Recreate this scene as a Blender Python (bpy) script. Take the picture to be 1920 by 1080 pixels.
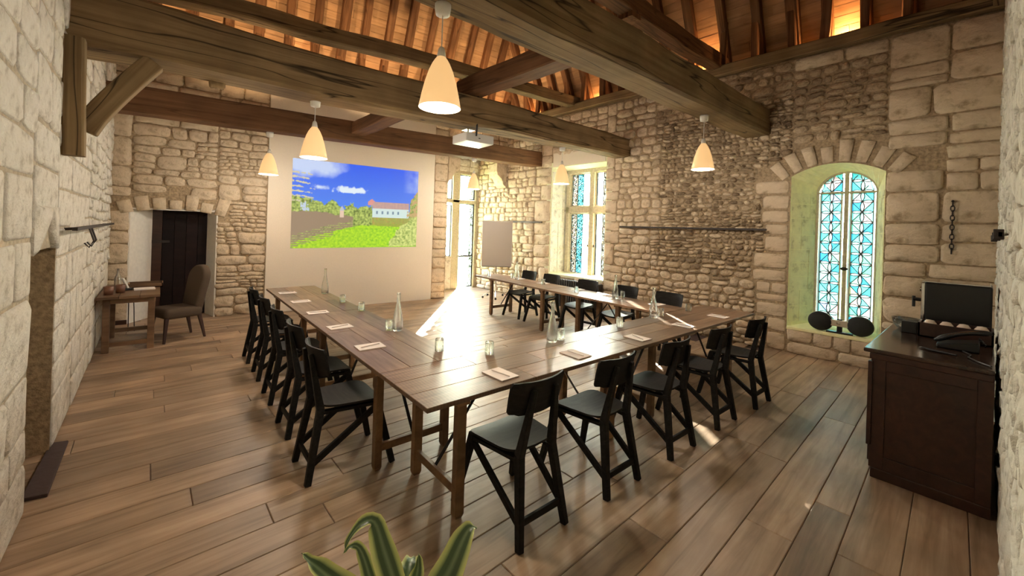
import bpy, bmesh, math, random
from mathutils import Vector, Matrix, noise
random.seed(7)
R_ = math.radians
scn = bpy.context.scene
col = scn.collection
for o in list(bpy.data.objects):
    bpy.data.objects.remove(o)

# ------------------------------------------------------------------ camera
CAM_H = 1.75
XA = Vector((0.7632, -0.0249, -0.6457)); YA = Vector((-0.6457, 0.0217, -0.7633)); ZA = Vector((0.0330, 0.9994, -0.0005))
cam_d = bpy.data.cameras.new('camera'); cam = bpy.data.objects.new('camera', cam_d); col.objects.link(cam)
cam.matrix_world = Matrix(((XA.x, XA.y, XA.z, 0), (YA.x, YA.y, YA.z, 0), (ZA.x, ZA.y, ZA.z, CAM_H), (0, 0, 0, 1)))
cam_d.sensor_width = 36; cam_d.lens = 753.95 / 1920 * 36
cam_d.shift_y = -110 / 1920; cam_d.clip_start = 0.02
scn.camera = cam

# ------------------------------------------------------------------ sky, sun, exposure
SUN_DIR = Vector((-0.642, -0.766, -0.46)).normalized()      # the way the light travels
w = bpy.data.worlds.new('sky'); scn.world = w; w.use_nodes = True
nt = w.node_tree; nt.nodes.clear()
wo = nt.nodes.new('ShaderNodeOutputWorld'); bg = nt.nodes.new('ShaderNodeBackground'); sky = nt.nodes.new('ShaderNodeTexSky')
sky.sky_type = 'HOSEK_WILKIE'; sky.turbidity = 5.0; sky.ground_albedo = 0.4
sky.sun_direction = (-SUN_DIR.x, -SUN_DIR.y, -SUN_DIR.z)
tn = nt.nodes.new('ShaderNodeMix'); tn.data_type = 'RGBA'; tn.blend_type = 'MULTIPLY'; tn.inputs[0].default_value = 1.0; tn.inputs[7].default_value = (0.86, 0.98, 1.06, 1)
nt.links.new(sky.outputs[0], tn.inputs[6]); nt.links.new(tn.outputs[2], bg.inputs[0]); nt.links.new(bg.outputs[0], wo.inputs[0])
bg.inputs[1].default_value = 100.0
sd = bpy.data.lights.new('sun', 'SUN'); sd.energy = 110; sd.angle = R_(0.6); sd.color = (1.0, 0.93, 0.80)
so = bpy.data.objects.new('sun', sd); col.objects.link(so); so.location = (20, 24, 14)
so.rotation_euler = SUN_DIR.to_track_quat('-Z', 'Y').to_euler()
scn.view_settings.view_transform = 'Standard'; scn.view_settings.look = 'None'
scn.view_settings.gamma = 1.0; scn.view_settings.use_curve_mapping = False
scn.view_settings.exposure = 1.45
scn.cycles.use_denoising = True
scn.cycles.max_bounces = 8; scn.cycles.diffuse_bounces = 5; scn.cycles.glossy_bounces = 3
scn.cycles.transparent_max_bounces = 12; scn.cycles.transmission_bounces = 6
scn.cycles.sample_clamp_indirect = 6.0; scn.cycles.caustics_reflective = False; scn.cycles.caustics_refractive = False

def portal(name, loc, nrm, sx, sy):
    d = bpy.data.lights.new(name, 'AREA'); d.shape = 'RECTANGLE'; d.size = sx; d.size_y = sy; d.cycles.is_portal = True
    o = bpy.data.objects.new(name, d); col.objects.link(o); o.location = loc
    o.rotation_euler = Vector(nrm).to_track_quat('-Z', 'Z').to_euler()
portal('daylight_portal', (7.92, 1.36, 1.62), (-1, 0, 0), 0.95, 2.6)
portal('daylight_portal', (7.72, 6.02, 1.95), (-1, 0, 0), 1.6, 2.7)
portal('daylight_portal', (6.15, 9.98, 1.65), (0, -1, 0), 1.5, 3.4)

# ------------------------------------------------------------------ node helpers and materials
def newmat(name):
    m = bpy.data.materials.new(name); m.use_nodes = True
    n = m.node_tree.nodes; n.clear()
    out = n.new('ShaderNodeOutputMaterial')
    return m, n, m.node_tree.links, out
def ramp(n, stops):
    r = n.new('ShaderNodeValToRGB'); e = r.color_ramp.elements
    while len(e) < len(stops): e.new(0.5)
    for i, (p, c) in enumerate(stops):
        e[i].position = p; e[i].color = (c[0], c[1], c[2], 1)
    return r
def plain(name, c, rough=0.5, metal=0.0, spec=0.5, bump=0.0, bscale=40, var=0.0, coat=0.0):
    m, n, l, out = newmat(name)
    b = n.new('ShaderNodeBsdfPrincipled'); l.new(b.outputs[0], out.inputs[0])
    b.inputs['Base Color'].default_value = (*c, 1); b.inputs['Roughness'].default_value = rough
    b.inputs['Metallic'].default_value = metal; b.inputs['Specular IOR Level'].default_value = spec
    b.inputs['Coat Weight'].default_value = coat
    if bump or var:
        t = n.new('ShaderNodeTexCoord'); ns = n.new('ShaderNodeTexNoise'); ns.inputs['Scale'].default_value = bscale
        ns.inputs['Detail'].default_value = 4
        l.new(t.outputs['Object'], ns.inputs['Vector'])
        if bump:
            bp = n.new('ShaderNodeBump'); bp.inputs['Strength'].default_value = bump; bp.inputs['Distance'].default_value = 0.02
            l.new(ns.outputs['Fac'], bp.inputs['Height']); l.new(bp.outputs[0], b.inputs['Normal'])
        if var:
            r = ramp(n, [(0.3, [x * (1 - var) for x in c]), (0.7, [min(1, x * (1 + var)) for x in c])])
            l.new(ns.outputs['Fac'], r.inputs[0]); l.new(r.outputs[0], b.inputs['Base Color'])
    return m
def stone_mat(name, c0, c1, c2, bump=0.8, bscale=9, rough=0.9):
    """limestone: tone by single stone, blotches and pits inside each"""
    m, n, l, out = newmat(name)
    b = n.new('ShaderNodeBsdfPrincipled'); l.new(b.outputs[0], out.inputs[0]); b.inputs['Roughness'].default_value = rough
    b.inputs['Specular IOR Level'].default_value = 0.2
    g = n.new('ShaderNodeNewGeometry'); t = n.new('ShaderNodeTexCoord')
    r = ramp(n, [(0.0, c0), (0.5, c1), (1.0, c2)]); l.new(g.outputs['Random Per Island'], r.inputs[0])
    ns = n.new('ShaderNodeTexNoise'); ns.inputs['Scale'].default_value = bscale; ns.inputs['Detail'].default_value = 8; ns.inputs['Roughness'].default_value = 0.65
    sc = n.new('ShaderNodeMath'); sc.operation = 'MULTIPLY'; sc.inputs[1].default_value = 53.0; l.new(g.outputs['Random Per Island'], sc.inputs[0])
    va = n.new('ShaderNodeVectorMath'); va.operation = 'ADD'; l.new(t.outputs['Object'], va.inputs[0]); l.new(sc.outputs[0], va.inputs[1])
    l.new(va.outputs[0], ns.inputs['Vector'])
    r2 = ramp(n, [(0.30, (0.52, 0.48, 0.42)), (0.47, (0.93, 0.92, 0.90)), (0.62, (1, 1, 1)), (0.8, (1.10, 1.08, 1.05))]); l.new(ns.outputs['Fac'], r2.inputs[0])
    mx = n.new('ShaderNodeMix'); mx.data_type = 'RGBA'; mx.blend_type = 'MULTIPLY'; mx.inputs[0].default_value = 1.0
    l.new(r.outputs[0], mx.inputs[6]); l.new(r2.outputs[0], mx.inputs[7]); l.new(mx.outputs[2], b.inputs['Base Color'])
    bp = n.new('ShaderNodeBump'); bp.inputs['Strength'].default_value = min(1.0, bump * 1.2); bp.inputs['Distance'].default_value = 0.05
    l.new(ns.outputs['Fac'], bp.inputs['Height']); l.new(bp.outputs[0], b.inputs['Normal'])
    return m
def wood(name, dark, mid, light, rough=0.5, gx=1.2, gy=26, crack=0.0, bump=0.25, spec=0.4, isl=0.35, wave=None, coat=0.0):
    """grain runs along the object's own X axis; every separate piece gets its own stretch of it"""
    m, n, l, out = newmat(name)
    b = n.new('ShaderNodeBsdfPrincipled'); l.new(b.outputs[0], out.inputs[0]); b.inputs['Roughness'].default_value = rough
    b.inputs['Specular IOR Level'].default_value = spec; b.inputs['Coat Weight'].default_value = coat; b.inputs['Coat Roughness'].default_value = 0.25
    t = n.new('ShaderNodeTexCoord'); g = n.new('ShaderNodeNewGeometry'); oi = n.new('ShaderNodeObjectInfo')
    ad = n.new('ShaderNodeMath'); ad.operation = 'ADD'; l.new(g.outputs['Random Per Island'], ad.inputs[0]); l.new(oi.outputs['Random'], ad.inputs[1])
    sc = n.new('ShaderNodeMath'); sc.operation = 'MULTIPLY'; sc.inputs[1].default_value = 37.0; l.new(ad.outputs[0], sc.inputs[0])
    va = n.new('ShaderNodeVectorMath'); va.operation = 'ADD'
    l.new(t.outputs['Object'], va.inputs[0]); l.new(sc.outputs[0], va.inputs[1])
    mp = n.new('ShaderNodeMapping'); mp.inputs['Scale'].default_value = (gx, gy, gy); l.new(va.outputs[0], mp.inputs[0])
    ns = n.new('ShaderNodeTexNoise'); ns.inputs['Scale'].default_value = 1.0; ns.inputs['Detail'].default_value = 6; ns.inputs['Roughness'].default_value = 0.6
    ns.inputs['Distortion'].default_value = 0.6
    l.new(mp.outputs[0], ns.inputs['Vector'])
    r = ramp(n, [(0.28, dark), (0.5, mid), (0.74, light)]); l.new(ns.outputs['Fac'], r.inputs[0])
    # broad blotches
    n2 = n.new('ShaderNodeTexNoise'); n2.inputs['Scale'].default_value = 2.2; n2.inputs['Detail'].default_value = 3; l.new(va.outputs[0], n2.inputs['Vector'])
    r2 = ramp(n, [(0.3, (0.75, 0.75, 0.75)), (0.7, (1.15, 1.15, 1.15))]); l.new(n2.outputs['Fac'], r2.inputs[0])
    mx = n.new('ShaderNodeMix'); mx.data_type = 'RGBA'; mx.blend_type = 'MULTIPLY'; mx.inputs[0].default_value = 1.0
    l.new(r.outputs[0], mx.inputs[6]); l.new(r2.outputs[0], mx.inputs[7])
    # tone of each piece
    fr = n.new('ShaderNodeMath'); fr.operation = 'FRACT'; l.new(ad.outputs[0], fr.inputs[0])
    r3 = ramp(n, [(0.0, (1 - isl,) * 3), (1.0, (1 + isl * 0.6,) * 3)]); l.new(fr.outputs[0], r3.inputs[0])
    m2 = n.new('ShaderNodeMix'); m2.data_type = 'RGBA'; m2.blend_type = 'MULTIPLY'; m2.inputs[0].default_value = 1.0
    l.new(mx.outputs[2], m2.inputs[6]); l.new(r3.outputs[0], m2.inputs[7])
    last = m2.outputs[2]; h = ns.outputs['Fac']
    if crack:
        mc = n.new('ShaderNodeMapping'); mc.inputs['Scale'].default_value = (0.35, 5.0, 5.0); l.new(va.outputs[0], mc.inputs[0])
        nc = n.new('ShaderNodeTexNoise'); nc.inputs['Scale'].default_value = 1.0; nc.inputs['Detail'].default_value = 2; l.new(mc.outputs[0], nc.inputs['Vector'])
        rc = ramp(n, [(0.485, (1, 1, 1)), (0.5, (1 - crack,) * 3), (0.515, (1, 1, 1))]); l.new(nc.outputs['Fac'], rc.inputs[0])
        m3 = n.new('ShaderNodeMix'); m3.data_type = 'RGBA'; m3.blend_type = 'MULTIPLY'; m3.inputs[0].default_value = 1.0
        l.new(last, m3.inputs[6]); l.new(rc.outputs[0], m3.inputs[7]); last = m3.outputs[2]
    if wave:
        wv = n.new('ShaderNodeTexWave'); wv.wave_type = 'BANDS'; wv.bands_direction = 'X'; wv.inputs['Scale'].default_value = wave
        wv.inputs['Distortion'].default_value = 3.0; wv.inputs['Detail'].default_value = 3; l.new(va.outputs[0], wv.inputs['Vector'])
        rw = ramp(n, [(0.0, (0.72, 0.72, 0.72)), (0.6, (1.05, 1.05, 1.05))]); l.new(wv.outputs['Fac'], rw.inputs[0])
        m4 = n.new('ShaderNodeMix'); m4.data_type = 'RGBA'; m4.blend_type = 'MULTIPLY'; m4.inputs[0].default_value = 0.7
        l.new(last, m4.inputs[6]); l.new(rw.outputs[0], m4.inputs[7]); last = m4.outputs[2]
    l.new(last, b.inputs['Base Color'])
    bp = n.new('ShaderNodeBump'); bp.inputs['Strength'].default_value = bump; bp.inputs['Distance'].default_value = 0.01
    l.new(h, bp.inputs['Height']); l.new(bp.outputs[0], b.inputs['Normal'])
    return m
def emit(name, c, s, base=None):
    m, n, l, out = newmat(name)
    b = n.new('ShaderNodeBsdfPrincipled'); l.new(b.outputs[0], out.inputs[0])
    b.inputs['Base Color'].default_value = (*(base or c), 1); b.inputs['Emission Color'].default_value = (*c, 1); b.inputs['Emission Strength'].default_value = s
    b.inputs['Roughness'].default_value = 0.5
    return m
def clear_glass(name, tint=(0.97, 0.98, 0.97), gl=0.6):
    m, n, l, out = newmat(name)
    tr = n.new('ShaderNodeBsdfTransparent'); tr.inputs[0].default_value = (*tint, 1)
    gs = n.new('ShaderNodeBsdfGlass'); gs.inputs['Roughness'].default_value = 0.0; gs.inputs['IOR'].default_value = 1.47; gs.inputs[0].default_value = (*tint, 1)
    mi = n.new('ShaderNodeMixShader'); mi.inputs[0].default_value = gl; l.new(tr.outputs[0], mi.inputs[1]); l.new(gs.outputs[0], mi.inputs[2])
    l.new(mi.outputs[0], out.inputs[0])
    return m
def pane_mat(name, stops, trans=0.5, speck=None, line=0.0):
    """window glass: part clear, part light-scattering; colour by pane, or by small leaded pieces with dark leads"""
    m, n, l, out = newmat(name)
    oi = n.new('ShaderNodeObjectInfo'); r = ramp(n, stops); c = r.outputs[0]
    if speck:
        t = n.new('ShaderNodeTexCoord'); v = n.new('ShaderNodeTexVoronoi'); v.inputs['Scale'].default_value = speck
        l.new(t.outputs['Object'], v.inputs['Vector'])
        sp = n.new('ShaderNodeSeparateColor'); l.new(v.outputs['Color'], sp.inputs[0]); l.new(sp.outputs[0], r.inputs[0])
        if line:
            e = n.new('ShaderNodeTexVoronoi'); e.feature = 'DISTANCE_TO_EDGE'; e.inputs['Scale'].default_value = speck; l.new(t.outputs['Object'], e.inputs['Vector'])
            er = ramp(n, [(line * 0.6, (0.03, 0.03, 0.025)), (line, (1, 1, 1))]); l.new(e.outputs['Distance'], er.inputs[0])
            mx = n.new('ShaderNodeMix'); mx.data_type = 'RGBA'; mx.blend_type = 'MULTIPLY'; mx.inputs[0].default_value = 1.0
            l.new(r.outputs[0], mx.inputs[6]); l.new(er.outputs[0], mx.inputs[7]); c = mx.outputs[2]
    else:
        l.new(oi.outputs['Random'], r.inputs[0])
    tr = n.new('ShaderNodeBsdfTransparent'); tl = n.new('ShaderNodeBsdfTranslucent')
    l.new(c, tr.inputs[0]); l.new(c, tl.inputs[0])
    mi = n.new('ShaderNodeMixShader'); mi.inputs[0].default_value = trans
    l.new(tl.outputs[0], mi.inputs[1]); l.new(tr.outputs[0], mi.inputs[2]); l.new(mi.outputs[0], out.inputs[0])
    return m

M = {}
M['stone'] = stone_mat('limestone', (0.52, 0.41, 0.285), (0.66, 0.53, 0.38), (0.78, 0.65, 0.49))
M['ashlar'] = stone_mat('dressed_limestone', (0.56, 0.445, 0.31), (0.63, 0.51, 0.365), (0.71, 0.585, 0.43), bump=0.6, bscale=7)
M['flint'] = stone_mat('flint_rubble', (0.27, 0.195, 0.125), (0.54, 0.415, 0.275), (0.77, 0.63, 0.455), bump=0.9, bscale=14)
M['pale'] = stone_mat('pale_limestone', (0.64, 0.60, 0.51), (0.73, 0.69, 0.60), (0.80, 0.76, 0.68), bump=0.7, bscale=8)
M['mortar'] = plain('lime_mortar', (0.36, 0.27, 0.17), 0.95, spec=0.1, bump=0.8, bscale=30, var=0.3)
M['mortar_pale'] = plain('pale_lime_mortar', (0.42, 0.355, 0.26), 0.95, spec=0.1, bump=0.8, bscale=24, var=0.22)
M['plaster'] = plain('smooth_plaster', (0.73, 0.645, 0.53), 0.85, spec=0.2, bump=0.05, bscale=60, var=0.03)
M['whitewash'] = plain('whitewash', (0.74, 0.70, 0.63), 0.9, spec=0.1, bump=0.2, bscale=20, var=0.06)
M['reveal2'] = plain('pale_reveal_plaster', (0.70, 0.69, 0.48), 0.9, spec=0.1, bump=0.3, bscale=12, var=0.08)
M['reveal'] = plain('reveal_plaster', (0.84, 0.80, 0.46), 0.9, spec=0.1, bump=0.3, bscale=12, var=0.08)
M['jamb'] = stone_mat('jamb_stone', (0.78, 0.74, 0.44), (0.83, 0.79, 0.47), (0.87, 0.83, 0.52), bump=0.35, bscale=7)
M['framestone'] = plain('mullion_stone', (0.52, 0.47, 0.33), 0.85, spec=0.2, bump=0.3, bscale=25, var=0.15)
M['old_oak'] = wood('old_oak', (0.15, 0.097, 0.045), (0.22, 0.148, 0.072), (0.295, 0.208, 0.11), rough=0.8, gx=0.35, gy=20, crack=0.85, bump=0.5, spec=0.15, isl=0.15)
M['red_oak'] = wood('brown_stained_beam', (0.10, 0.048, 0.022), (0.15, 0.075, 0.035), (0.20, 0.105, 0.052), rough=0.75, gx=0.7, gy=16, crack=0.4, bump=0.4, spec=0.15, isl=0.1)
M['rafter'] = wood('rafter_oak', (0.10, 0.045, 0.018), (0.19, 0.09, 0.04), (0.29, 0.15, 0.07), rough=0.8, gx=0.9, gy=18, crack=0.5, bump=0.5, spec=0.15, isl=0.3)
M['pine'] = wood('roof_board_pine', (0.42, 0.24, 0.11), (0.54, 0.32, 0.16), (0.62, 0.39, 0.21), rough=0.75, gx=0.8, gy=22, bump=0.15, spec=0.2, isl=0.18)
M['floor'] = wood('floor_oak', (0.21, 0.140, 0.085), (0.37, 0.255, 0.165), (0.48, 0.355, 0.245), rough=0.42, gx=1.0, gy=14, crack=0.12, bump=0.12, spec=0.5, isl=0.28)
M['table'] = wood('table_planks', (0.15, 0.086, 0.052), (0.27, 0.165, 0.102), (0.37, 0.245, 0.16), rough=0.34, gx=1.6, gy=22, bump=0.12, spec=0.5, isl=0.4, wave=14)
M['tleg'] = wood('table_leg_wood', (0.14, 0.075, 0.034), (0.22, 0.125, 0.06), (0.30, 0.18, 0.09), rough=0.5, gx=6, gy=12, bump=0.1)
M['black'] = wood('black_stained_wood', (0.010, 0.0095, 0.009), (0.016, 0.0145, 0.013), (0.026, 0.024, 0.021), rough=0.55, gx=4, gy=40, bump=0.1, spec=0.12, isl=0.1)
M['mahogany'] = wood('dark_mahogany', (0.022, 0.008, 0.005), (0.038, 0.014, 0.008), (0.058, 0.022, 0.013), rough=0.35, gx=1.5, gy=18, bump=0.08, spec=0.5, isl=0.1)
M['cabtop'] = wood('cabinet_top', (0.028, 0.014, 0.010), (0.04, 0.021, 0.014), (0.055, 0.030, 0.02), rough=0.16, gx=1.5, gy=18, bump=0.03, spec=0.8, isl=0.1)
M['desk'] = wood('desk_wood', (0.13, 0.07, 0.035), (0.22, 0.125, 0.065), (0.30, 0.18, 0.10), rough=0.5, gx=1.5, gy=14, bump=0.1)
M['darkdoor'] = wood('dark_door', (0.008, 0.003, 0.003), (0.013, 0.005, 0.005), (0.02, 0.009, 0.007), rough=0.6, gx=1.2, gy=14, bump=0.2, spec=0.2)
M['iron'] = plain('wrought_iron', (0.035, 0.026, 0.022), 0.6, 0.4, bump=0.2, bscale=60)
M['lead'] = plain('lead_came', (0.10, 0.10, 0.10), 0.6, 0.3)
M['steel'] = plain('black_steel', (0.03, 0.03, 0.03), 0.4, 0.6)
M['chrome'] = plain('chrome', (0.75, 0.74, 0.72), 0.15, 1.0)
M['blackp'] = plain('black_plastic', (0.006, 0.006, 0.006), 0.35)
M['grille'] = plain('black_speaker_cloth', (0.008, 0.008, 0.008), 0.8, bump=0.3, bscale=400)
M['silver'] = plain('champagne_metal', (0.62, 0.55, 0.43), 0.35, 0.6)
M['whitep'] = plain('white_plastic', (0.78, 0.77, 0.72), 0.4)
M['paper'] = plain('note_paper', (0.86, 0.78, 0.72), 0.8)
M['greypad'] = plain('flipchart_paper', (0.36, 0.325, 0.30), 0.8)
M['pencil'] = plain('grey_pencil', (0.58, 0.50, 0.45), 0.5)
M['porcelain'] = plain('porcelain', (0.72, 0.60, 0.50), 0.25)
M['fabric'] = plain('taupe_fabric', (0.095, 0.068, 0.048), 0.95, spec=0.1, bump=0.3, bscale=300, var=0.15)
M['darkleg'] = plain('dark_chair_leg', (0.045, 0.018, 0.012), 0.5)
M['glass'] = clear_glass('clear_glass')
M['water'] = clear_glass('bowl_glass', (0.85, 0.88, 0.88), 0.7)
M['shade'] = emit('lit_glass_shade', (1.0, 0.58, 0.24), 0.27, (0.85, 0.66, 0.40))
M['bulb'] = emit('lamp_bulb', (1.0, 0.80, 0.50), 14.0)
M['lens'] = emit('projector_lens_light', (0.8, 0.9, 1.0), 6.0)
M['radiator'] = plain('cast_iron_radiator', (0.030, 0.024, 0.020), 0.5, 0.2)
M['slate'] = plain('dark_slate', (0.055, 0.034, 0.032), 0.7, bump=0.2, bscale=20)
M['cups'] = plain('copper_brown', (0.16, 0.07, 0.04), 0.4)
M['lawn'] = plain('garden_grass', (0.16, 0.26, 0.06), 0.95, spec=0.05, var=0.3, bscale=2)
M['soil'] = plain('potting_soil', (0.035, 0.022, 0.014), 0.95)
M['pot'] = plain('dark_clay_pot', (0.10, 0.07, 0.055), 0.7)
M['stained'] = pane_mat('stained_glass', [(0.0, (0.0022, 0.0158, 0.0373)), (0.2, (0.0034, 0.0299, 0.0429)), (0.45, (0.0075, 0.0373, 0.0401)), (0.6, (0.0168, 0.0392, 0.041)), (0.72, (0.0066, 0.0318, 0.0205)), (0.82, (0.0243, 0.0354, 0.041)), (0.9, (0.041, 0.0243, 0.0299)), (0.95, (0.0373, 0.0354, 0.0112)), (1.0, (0.0056, 0.0112, 0.0373))], 0.08)
M['stainedpale'] = pane_mat('pale_stained_glass', [(0.0, (0.0196, 0.027, 0.0295)), (0.5, (0.0245, 0.0295, 0.0307)), (0.8, (0.0123, 0.027, 0.0295)), (1.0, (0.0295, 0.0245, 0.027))], 0.08)
M['stainededge'] = pane_mat('border_glass', [(0.0, (0.0363, 0.0302, 0.0302)), (0.5, (0.0332, 0.0378, 0.0378)), (0.75, (0.0181, 0.0332, 0.0378)), (1.0, (0.0378, 0.0257, 0.0181))], 0.08)
M['leaded'] = pane_mat('leaded_glass', [(0.0, (0.0114, 0.0095, 0.0076)), (0.25, (0.0247, 0.0238, 0.021)), (0.6, (0.0314, 0.0314, 0.0295)), (0.8, (0.019, 0.0257, 0.0266)), (0.9, (0.0266, 0.0171, 0.0171)), (1.0, (0.0229, 0.0171, 0.0095))], 0.15, speck=24, line=0.16)
M['leadedblue'] = pane_mat('blue_leaded_glass', [(0.0, (0.0029, 0.0156, 0.024)), (0.4, (0.0072, 0.0288, 0.036)), (0.8, (0.0108, 0.036, 0.0396)), (1.0, (0.0096, 0.0144, 0.0312))], 0.2, speck=22, line=0.14)
M['leadedwhite'] = pane_mat('bright_leaded_glass', [(0.0, (0.12, 0.10, 0.08)), (0.25, (0.26, 0.25, 0.22)), (0.6, (0.33, 0.33, 0.31)), (0.85, (0.26, 0.30, 0.30)), (1.0, (0.28, 0.2, 0.15))], 0.2, speck=24, line=0.16)
M['whitepane'] = pane_mat('frosted_glass', [(0.0, (0.62, 0.64, 0.62)), (1.0, (0.64, 0.66, 0.63))], 0.10)
M['clearpane'] = pane_mat('clear_window_glass', [(0.0, (0.95, 0.96, 0.96)), (1.0, (0.97, 0.97, 0.96))], 0.92)

# ------------------------------------------------------------------ mesh helpers
def V3(*a): return Vector(a if len(a) > 1 else a[0])
class MB:
    def __init__(s): s.v = []; s.f = []; s.mi = []
    def add(s, vs, fs, mi=0):
        b = len(s.v); s.v += [tuple(x) for x in vs]; s.f += [tuple(b + i for i in q) for q in fs]; s.mi += [mi] * len(fs); return s
    def hexa(s, p, mi=0):          # p: bottom 4, top 4, same turning
        return s.add(p, [(3, 2, 1, 0), (4, 5, 6, 7), (0, 1, 5, 4), (1, 2, 6, 5), (2, 3, 7, 6), (3, 0, 4, 7)], mi)
    def box(s, c, d, rz=0.0, mi=0):
        x, y, z = d[0] / 2, d[1] / 2, d[2] / 2; ca, sa = math.cos(rz), math.sin(rz)
        pts = [(-x, -y, -z), (x, -y, -z), (x, y, -z), (-x, y, -z), (-x, -y, z), (x, -y, z), (x, y, z), (-x, y, z)]
        return s.hexa([(c[0] + a * ca - b * sa, c[1] + a * sa + b * ca, c[2] + e) for a, b, e in pts], mi)
    def bb(s, x0, x1, y0, y1, z0, z1, mi=0): return s.box(((x0 + x1) / 2, (y0 + y1) / 2, (z0 + z1) / 2), (x1 - x0, y1 - y0, z1 - z0), 0, mi)
    def bar(s, p0, p1, a0, b0, a1=None, b1=None, side=(1, 0, 0), mi=0):
        """square bar from p0 to p1; a along 'side', b across it"""
        p0, p1 = Vector(p0), Vector(p1); a1 = a0 if a1 is None else a1; b1 = b0 if b1 is None else b1
        d = (p1 - p0).normalized(); sd_ = Vector(side); sd_ = (sd_ - d * sd_.dot(d)).normalized(); t = d.cross(sd_)
        q = []
        for p, a, b in ((p0, a0, b0), (p1, a1, b1)):
            q += [p - sd_ * a / 2 - t * b / 2, p + sd_ * a / 2 - t * b / 2, p + sd_ * a / 2 + t * b / 2, p - sd_ * a / 2 + t * b / 2]
        return s.hexa(q, mi)
    def tube(s, pts, r, n=8, mi=0, cap=True):
        pts = [Vector(p) for p in pts]; rr = r if isinstance(r, (list, tuple)) else [r] * len(pts); rings = []
        for i, p in enumerate(pts):
            d = (pts[min(i + 1, len(pts) - 1)] - pts[max(i - 1, 0)]).normalized()
            up = Vector((0, 0, 1)) if abs(d.z) < 0.9 else Vector((1, 0, 0)); a = d.cross(up).normalized(); b = d.cross(a)
            rings.append([p + (a * math.cos(2 * math.pi * k / n) + b * math.sin(2 * math.pi * k / n)) * rr[i] for k in range(n)])
        vs = [x for g in rings for x in g]; fs = []
        for i in range(len(pts) - 1):
            for k in range(n):
                fs.append((i * n + k, i * n + (k + 1) % n, (i + 1) * n + (k + 1) % n, (i + 1) * n + k))
        if cap: fs += [tuple(range(n))[::-1], tuple((len(pts) - 1) * n + k for k in range(n))]
        return s.add(vs, fs, mi)
    def lathe(s, prof, n=24, c=(0, 0, 0), mi=0, sx=1, sy=1):
        vs = []; fs = []
        for r, z in prof:
            for k in range(n):
                a = 2 * math.pi * k / n; vs.append((c[0] + r * math.cos(a) * sx, c[1] + r * math.sin(a) * sy, c[2] + z))
        for i in range(len(prof) - 1):
            for k in range(n):
                fs.append((i * n + k, i * n + (k + 1) % n, (i + 1) * n + (k + 1) % n, (i + 1) * n + k))
        return s.add(vs, fs, mi)
    def build(s, name, mat, parent=None, smooth=False, bevel=0.0, seg=2, loc=None, rotz=0.0, mw=None):
        me = bpy.data.meshes.new(name); me.from_pydata(s.v, [], s.f)
        for m_ in (mat if isinstance(mat, (list, tuple)) else [mat]): me.materials.append(M[m_])
        if isinstance(mat, (list, tuple)) and len(mat) > 1: me.polygons.foreach_set('material_index', s.mi)
        if smooth: me.polygons.foreach_set('use_smooth', [True] * len(me.polygons))
        me.update()
        o = bpy.data.objects.new(name, me); col.objects.link(o)
        if parent: o.parent = parent
        if loc is not None: o.location = loc
        if rotz: o.rotation_euler = (0, 0, rotz)
        if mw is not None: o.matrix_local = mw
        if bevel:
            b = o.modifiers.new('bevel', 'BEVEL'); b.width = bevel; b.segments = seg; b.limit_method = 'ANGLE'
        return o
def fix_normals(o):
    bm = bmesh.new(); bm.from_mesh(o.data); bmesh.ops.recalc_face_normals(bm, faces=bm.faces); bm.to_mesh(o.data); bm.free(); return o
def tag(o, label, cat, group=None):
    o['label'] = label; o['category'] = cat
    if group: o['group'] = group
    return o
def struct(o, label=None):
    o['kind'] = 'structure'
    if label: o['label'] = label
    return o
def thing(name, label, cat, loc=(0, 0, 0), rotz=0.0, group=None):
    o = bpy.data.objects.new(name, None); col.objects.link(o); o.empty_display_size = 0.1
    o.location = loc; o.rotation_euler = (0, 0, rotz); return tag(o, label, cat, group)
def dup(root, loc=None, rotz=None, label=None, group=None):
    r = root.copy(); col.objects.link(r)
    if loc is not None: r.location = loc
    if rotz is not None: r.rotation_euler = (0, 0, rotz)
    if label: r['label'] = label
    if group: r['group'] = group
    for ch in list(root.children):
        c = ch.copy(); col.objects.link(c); c.parent = r
        for g in list(ch.children):
            d = g.copy(); col.objects.link(d); d.parent = c
    return r
def basis(o, x, z, ):      # matrix with local X along x, local Z near z
    x = Vector(x).normalized(); z = Vector(z); z = (z - x * z.dot(x)).normalized(); y = z.cross(x)
    return Matrix(((x.x, y.x, z.x, o[0]), (x.y, y.y, z.y, o[1]), (x.z, y.z, z.z, o[2]), (0, 0, 0, 1)))
def px_per_m(p):           # how large a metre at p shows from the camera (for picking the stones that show largest)
    d = Vector(p) - Vector((0, 0, CAM_H)); dep = -(XA.z * d.x + YA.z * d.y + ZA.z * d.z)
    if dep < 0.15: return 0
    cx = XA.x * d.x + YA.x * d.y + ZA.x * d.z; cy = XA.y * d.x + YA.y * d.y + ZA.y * d.z
    u, v = 960 + 753.95 * cx / dep, 430 - 753.95 * cy / dep
    return 753.95 / dep if -60 < u < 1980 and -60 < v < 1140 else 0

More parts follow.
